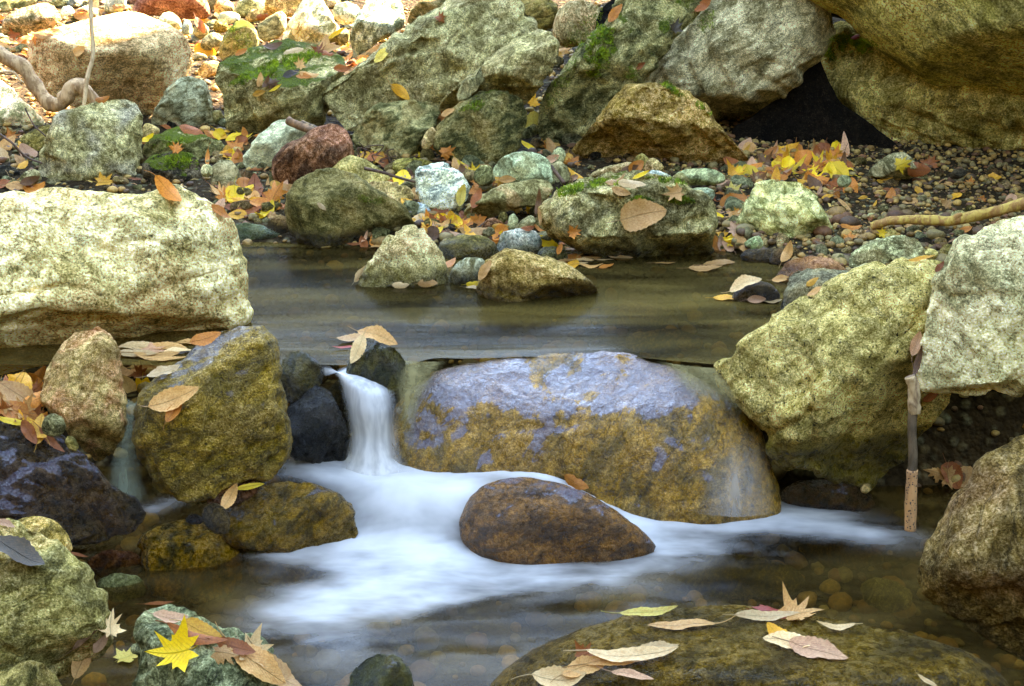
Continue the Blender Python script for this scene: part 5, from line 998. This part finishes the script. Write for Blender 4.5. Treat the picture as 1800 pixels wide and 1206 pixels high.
def gravel():
    n = 9000; X = []; 
    A = rs.uniform(.30, 2.1, 36000); B = rs.uniform(2.75, 4.5, 36000)
    w1 = (A > .62-.32*(B-2.75)*1.2) & (B < 4.4)
    A, B = A[w1][:13000], B[w1][:13000]
    A2 = rs.uniform(-2.2, .7, 3600); B2 = rs.uniform(3.2, 5.6, 3600)
    A3 = rs.uniform(-1.0, 1.2, 2200); B3 = rs.uniform(1.5, 3.3, 2200)
    X = np.concatenate([A, A2, A3]); Y = np.concatenate([B, B2, B3]); Z = terrain(X, Y)
    r = np.concatenate([.0030+.0105*rs.rand(len(A))**3, .004+.013*rs.rand(len(A2))**2, .006+.02*rs.rand(len(A3))**2])
    import bmesh
    bm = bmesh.new(); bmesh.ops.create_icosphere(bm, subdivisions=2, radius=1.); P0 = np.array([v.co[:] for v in bm.verts]); F0 = np.array([[v.index for v in f.verts] for f in bm.faces]); bm.free()
    protos = [P0*(1+.30*fbm(P0*1.1+s*5, 2, s))[:, None]*np.array([1, .8, .62]) for s in range(10)]
    N = len(X); m = len(P0); co = np.zeros((N, m, 3)); pid = rs.randint(0, 10, N); th = rs.uniform(0, 6.28, N); pr = np.stack(protos)[pid]
    c_, s_ = np.cos(th)[:, None], np.sin(th)[:, None]
    co[..., 0] = (pr[..., 0]*c_-pr[..., 1]*s_)*r[:, None]+X[:, None]; co[..., 1] = (pr[..., 0]*s_+pr[..., 1]*c_)*r[:, None]+Y[:, None]; co[..., 2] = pr[..., 2]*r[:, None]+(Z+r*.30)[:, None]
    F = (F0[None]+(np.arange(N)*m)[:, None, None]).reshape(-1, 3)
    pal = np.array([(.26,.19,.06), (.18,.13,.045), (.28,.24,.10), (.15,.14,.07), (.20,.20,.11), (.13,.07,.03), (.32,.25,.09), (.09,.06,.03)])
    cc = pal[rs.randint(0, 8, N)]*np.array([1.6,1.12,.58])*rs.uniform(.4, .95, (N, 1))
    m_ = bpy.data.materials.new('gravel'); m_.use_nodes = True; b = NB(m_.node_tree); p = m_.node_tree.nodes['Principled BSDF']
    at = b.new('Attribute'); at.attribute_name = 'tone'; v = b.new('TexCoord').outputs['Object']; nz = b.noise(v, 160., 5, .7)
    k = b.ramp(nz, .3, .7, .55, 1.5); kc = b.new('CombineColor'); [b.put(kc.inputs[q], k) for q in range(3)]
    b.put(p.inputs['Base Color'], b.mix(1., at.outputs['Color'], kc.outputs[0], 'MULTIPLY')); p.inputs['Roughness'].default_value = .7
    bm_ = b.new('Bump'); b.put(bm_.inputs['Height'], nz); bm_.inputs['Distance'].default_value = .002; b.put(p.inputs['Normal'], bm_.outputs[0])
    o = mesh_obj('gravel', co.reshape(-1, 3), F, m_); tag(o, kind='stuff')
    a = o.data.attributes.new('tone', 'FLOAT_COLOR', 'POINT'); a.data.foreach_set('color', np.repeat(np.hstack([cc, np.ones((N, 1))]), m, axis=0).astype(np.float32).ravel())
gravel()

def debris():
    n = 7000; X = rs.uniform(-2.2, 2.0, n); Y = rs.uniform(3.05, 5.2, n); k = (X > .35) | (Y > 3.35); X, Y = X[k], Y[k]; n = len(X)
    ln = .004+.02*rs.rand(n)**2; wd = np.where(rs.rand(n) < .5, .0009, ln*.35); a = rs.uniform(0, 6.28, n); Z = terrain(X, Y)+rs.uniform(.006, .014, n)
    c, s = np.cos(a), np.sin(a); co = np.zeros((n, 6, 3)); tl = rs.normal(0, .25, n)
    for i, (u, v, h) in enumerate(((-1, -1, 0), (-1, 1, 0), (0, -1, .35), (0, 1, .35), (1, -.3, 0), (1, .3, .1))):
        co[:, i, 0] = X+c*u*ln/2-s*v*wd/2; co[:, i, 1] = Y+s*u*ln/2+c*v*wd/2; co[:, i, 2] = Z+h*ln*.4+tl*u*ln/2
    F = np.array([[0, 1, 3, 2], [2, 3, 5, 4]])[None]+(np.arange(n)*6)[:, None, None]
    pal = np.array([(.34, .15, .04), (.18, .08, .03), (.42, .24, .08), (.10, .06, .03), (.5, .3, .06)]); cc = pal[rs.randint(0, 5, n)]*rs.uniform(.6, 1.2, (n, 1))
    m_ = bpy.data.materials.new('debris'); m_.use_nodes = True; b = NB(m_.node_tree); p = m_.node_tree.nodes['Principled BSDF']
    at = b.new('Attribute'); at.attribute_name = 'tone'; b.put(p.inputs['Base Color'], at.outputs['Color']); p.inputs['Roughness'].default_value = .8
    o = mesh_obj('leaf_debris', co.reshape(-1, 3), F.reshape(-1, 4), m_, smooth_=False); tag(o, kind='stuff')
    q = o.data.attributes.new('tone', 'FLOAT_COLOR', 'POINT'); q.data.foreach_set('color', np.repeat(np.hstack([cc, np.ones((n, 1))]), 6, axis=0).astype(np.float32).ravel())
debris()

# ------------------------------------------------------------ wood
def wood_mat(name, c1, c2, spots=0, scale=60., rough=.8, rings=True):
    m = bpy.data.materials.new(name); m.use_nodes = True; b = NB(m.node_tree); p = m.node_tree.nodes['Principled BSDF']
    v = b.new('TexCoord').outputs['Object']; mp = b.new('Mapping'); b.put(mp.inputs[0], v); mp.inputs['Scale'].default_value = (1, 1, .35)
    n = b.noise(mp.outputs[0], scale, 6, .7, .5); c = b.mix(1., b.mix(b.ramp(n, .44, .56), C4(c1), C4(c2)), (1.3, 1.05, .68, 1), 'MULTIPLY')
    h = n
    if spots:
        vo = b.new('TexVoronoi'); b.put(vo.inputs['Vector'], v); vo.inputs['Scale'].default_value = spots; s = b.ramp(vo.outputs[0], .22, .3, 1., 0.)
        c = b.mix(s, c, (.03, .02, .015, 1)); h = b.math('SUBTRACT', n, s)
    b.put(p.inputs['Base Color'], c); p.inputs['Roughness'].default_value = rough
    bm = b.new('Bump'); b.put(bm.inputs['Height'], h); bm.inputs['Distance'].default_value = .006; b.put(p.inputs['Normal'], bm.outputs[0]); return m
def tube(name, pts, mat, parent=None, seg=12, sub=8, lump=.12, seed=0, loc=None):
    # pts: (px, py, Y, radius in metres)
    W = [at_y(a, b, y) for a, b, y, r in pts]; rr = [p[3] for p in pts]
    C_, Rr = [], []
    n = len(W)
    for i in range(n-1):
        p0, p1, p2, p3 = W[max(0, i-1)], W[i], W[i+1], W[min(n-1, i+2)]
        for k in range(sub):
            t = k/sub; C_.append(.5*((2*p1)+(p2-p0)*t+(2*p0-5*p1+4*p2-p3)*t*t+(3*p1-p0-3*p2+p3)*t**3)); Rr.append(rr[i]+(rr[i+1]-rr[i])*t)
    C_.append(W[-1]); Rr.append(rr[-1])
    co, F = [], []
    for i, c in enumerate(C_):
        d = (C_[min(i+1, len(C_)-1)]-C_[max(i-1, 0)]).normalized(); a = d.orthogonal().normalized() if i == 0 else (a-d*a.dot(d)).normalized(); b_ = d.cross(a)
        for k in range(seg):
            th = k*2*math.pi/seg; q = (math.cos(th)*a+math.sin(th)*b_); r = Rr[i]*(1+lump*mnoise.noise(Vector((math.cos(th), math.sin(th), i*.23+seed*7)))*2)
            co.append(c+q*r)
    for i in range(len(C_)-1):
        for k in range(seg): F.append((i*seg+k, i*seg+(k+1) % seg, (i+1)*seg+(k+1) % seg, (i+1)*seg+k))
    F.append(tuple(range(seg))[::-1]); F.append(tuple(range((len(C_)-1)*seg, len(C_)*seg)))
    l = loc if loc is not None else C_[0]
    o = mesh_obj(name, [c-l for c in co], F, mat, parent, loc=None if parent else l)
    return o
WB = wood_mat('bleached_wood', (.42,.32,.22), (.22,.15,.09)); WY = wood_mat('ochre_wood', (.42,.33,.09), (.26,.15,.05)); WD = wood_mat('dark_twig', (.10,.06,.04), (.05,.03,.02)); WW = wood_mat('white_twig', (.55,.48,.38), (.35,.28,.2))
o = tube('driftwood', [(-30,70,3.85,.020),(6,98,3.85,.020),(40,118,3.85,.021),(62,150,3.85,.019),(84,178,3.84,.019),(108,182,3.83,.020),(122,160,3.83,.021),(140,152,3.83,.020),(158,168,3.83,.018),(172,190,3.83,.015)], WB, seed=1, lump=.2); tag(o, 'thick crooked piece of bleached driftwood below the sunlit boulder', 'driftwood')
o = tube('twig', [(158,-10,3.82,.0055),(160,30,3.81,.0055),(163,95,3.80,.0055),(153,140,3.79,.0055),(147,192,3.78,.005)], WW, seed=2); tag(o, 'upright white twig in front of the sunlit boulder', 'twig', 'loose twigs')
o = tube('twig', [(-10,128,4.1,.004),(22,127,4.1,.004),(36,142,4.1,.003),(52,148,4.1,.002)], WW, seed=3); tag(o, 'thin white twig under the driftwood at the left edge', 'twig', 'loose twigs')
o = tube('twig', [(0,236,3.62,.003),(22,252,3.6,.003),(45,275,3.6,.003),(74,287,3.58,.0022)], WD, seed=4); tag(o, 'thin dark curved twig left of the upright coarse boulder', 'twig', 'loose twigs')
o = tube('twig', [(44,190,3.9,.002),(58,218,3.88,.002),(72,232,3.86,.002),(88,246,3.85,.0015)], WD, seed=5); tag(o, 'fine dark twig leaning on the shaded rock at the left edge', 'twig', 'loose twigs')
o = tube('stick', [(506,212,3.75,.011),(528,222,3.73,.011),(552,232,3.7,.010)], wood_mat('brown_bark', (.22,.13,.07), (.10,.06,.03)), seed=6); tag(o, 'short broken brown stick above the reddish brown rock', 'stick')
o = tube('stick', [(530,216,3.78,.008),(545,222,3.77,.008),(565,232,3.74,.008)], wood_mat('charred', (.30,.22,.13), (.03,.025,.02)), seed=7); tag(o, 'short pale and black stick above the reddish brown rock', 'stick')
o = tube('twig', [(640,296,3.5,.004),(672,303,3.5,.004),(700,312,3.5,.0036),(730,320,3.48,.003)], WD, seed=8); tag(o, 'dark twig lying left of the bluish white stone', 'twig', 'loose twigs')
o = tube('twig', [(968,292,3.5,.005),(980,308,3.48,.005),(992,322,3.46,.005)], WD, seed=9); tag(o, 'short purple brown twig above the moss of the ledge boulder', 'twig', 'loose twigs')
o = tube('twig', [(678,135,3.72,.0012),(686,148,3.72,.0012),(692,156,3.72,.0012)], WY, seed=10); tag(o, 'tiny stalk above the angular yellow grey rock', 'twig', 'loose twigs')
o = tube('twig', [(832,408,3.3,.002),(848,394,3.32,.002),(862,384,3.33,.0015)], WD, seed=11); tag(o, 'thin dark twig below the long tilted slab', 'twig', 'loose twigs')
br = tube('branch', [(1532,398,3.16,.009),(1552,392,3.15,.010),(1590,386,3.13,.011),(1630,387,3.11,.012),(1668,388,3.1,.012),(1720,378,3.08,.012),(1770,366,3.05,.013),(1850,345,3.0,.014)], WY, seed=12, lump=.16); tag(br, 'long ochre fallen branch lying on the gravel at the right', 'branch')
tube('side_stub', [(1672,388,3.095,.009),(1684,380,3.09,.007),(1692,376,3.085,.004)], WY, br, seed=13, loc=br.location)
for q in range(9):
    x = rg.uniform(625, 690); y = rg.uniform(262, 300); o = tube('twig', [(x, y, 3.66, .0018), (x+rg.uniform(-14, 14), y-rg.uniform(4, 18), 3.66, .0016), (x+rg.uniform(-26, 26), y-rg.uniform(2, 26), 3.64, .001)], WD, seed=20+q)
    LEAVES  # twig debris pile
    SMALL.append(dict(o=o, px=x, base='fine dark twig in the debris below the angular yellow grey rock', cat='twig'))
autolabel([s for s in SMALL if s['cat'] == 'twig'], 'debris twigs')
st = bpy.data.objects.new('stake', None); col.objects.link(st); st.location = at_y(1602, 925, 2.05)
tag(st, 'upright broken stick leaning between spotted boulder and water, part bare part speckled bark', 'stick')
L0 = st.location
tube('upper_bark', [(1600,662,2.07,.0085),(1606,682,2.068,.0092),(1606,710,2.065,.0095),(1608,728,2.062,.0088)], wood_mat('pale_bark', (.36,.29,.20), (.16,.11,.07), 0), st, seed=31, loc=L0, lump=.14)
tube('bare_wood', [(1605,718,2.064,.0074),(1603,760,2.06,.0070),(1605,800,2.055,.0072),(1603,832,2.052,.0074)], wood_mat('bare_grey_wood', (.11,.09,.075), (.06,.05,.042), rough=.3), st, seed=32, loc=L0, lump=.04)
tube('lower_bark', [(1604,826,2.052,.0088),(1602,860,2.05,.0092),(1601,900,2.048,.0094),(1600,932,2.045,.009)], wood_mat('speckled_bark', (.50,.30,.16), (.36,.22,.13), 210.), st, seed=33, loc=L0, lump=.05)

# ------------------------------------------------------------ moss cushions (parts of their rocks)
mm_ = bpy.data.materials.new('moss'); mm_.use_nodes = True; b = NB(mm_.node_tree); p = mm_.node_tree.nodes['Principled BSDF']
nz = b.noise(b.new('TexCoord').outputs['Object'], 50., 4, .6); b.put(p.inputs['Base Color'], b.mix(b.ramp(nz, .35, .65), (.06,.12,.006,1), (.36,.46,.015,1))); p.inputs['Roughness'].default_value = .9
MOSS = {}
def moss(px, py, rx, ry, ang, n, ln=.011):
    c, s = math.cos(R(ang)), math.sin(R(ang))
    for _ in range(n):
        a, r = rg.uniform(0, 6.283), math.sqrt(rg.random()); u, v = r*math.cos(a)*rx, r*math.sin(a)*ry
        if mnoise.noise(Vector((u*.07+px, v*.07, 0))) < -.12+.5*(r-.7): continue
        h = pick(px+u*c-v*s, py-(u*s+v*c))
        if h is None or h[2] < 0: continue
        L = MOSS.setdefault(h[2], ([], [])); loc = ROCKS[h[2]]['o'].location
        d = (h[1]*.7+Vector((0, 0, .5))+Vector((rg.gauss(0, .4), rg.gauss(0, .4), rg.gauss(0, .3)))).normalized(); l = ln*rg.uniform(.5, 1.3)*(1.1-r*.5)
        t = d.orthogonal().normalized(); t = (t*rg.uniform(-1, 1)+d.cross(t)*rg.uniform(-1, 1)).normalized()*.0016; k = len(L[0]); q = h[0]-loc-h[1]*.001
        L[0].extend([q-t, q+t, q+d*l]); L[1].append((k, k+1, k+2))
for a in ((1055,88,26,52,-15,2600),(1020,60,18,60,-38,900),(985,150,14,60,-30,500),(1500,78,44,17,-8,2600),(1462,92,16,18,30,500),(500,112,62,14,20,1800),(540,98,26,14,10,900),(430,140,30,10,25,500),
          (1010,333,46,10,12,900),(1064,322,26,8,0,400),(1125,355,24,10,0,500),(1195,352,30,9,-10,500),(1175,318,40,6,-8,400),(1180,155,26,8,-35,500),(1235,190,20,6,-40,200),(830,190,24,10,25,300),(320,283,34,14,0,700),(300,250,34,12,10,400),(420,70,22,30,60,500),
          (640,352,16,8,-20,250,.005),(662,352,18,9,-20,300,.005),(1240,40,16,30,-50,300),(1110,130,14,14,0,200)): moss(*a)
for k, (V_, F_) in MOSS.items(): mesh_obj('moss', V_, F_, mm_, ROCKS[k]['o'], smooth_=False)
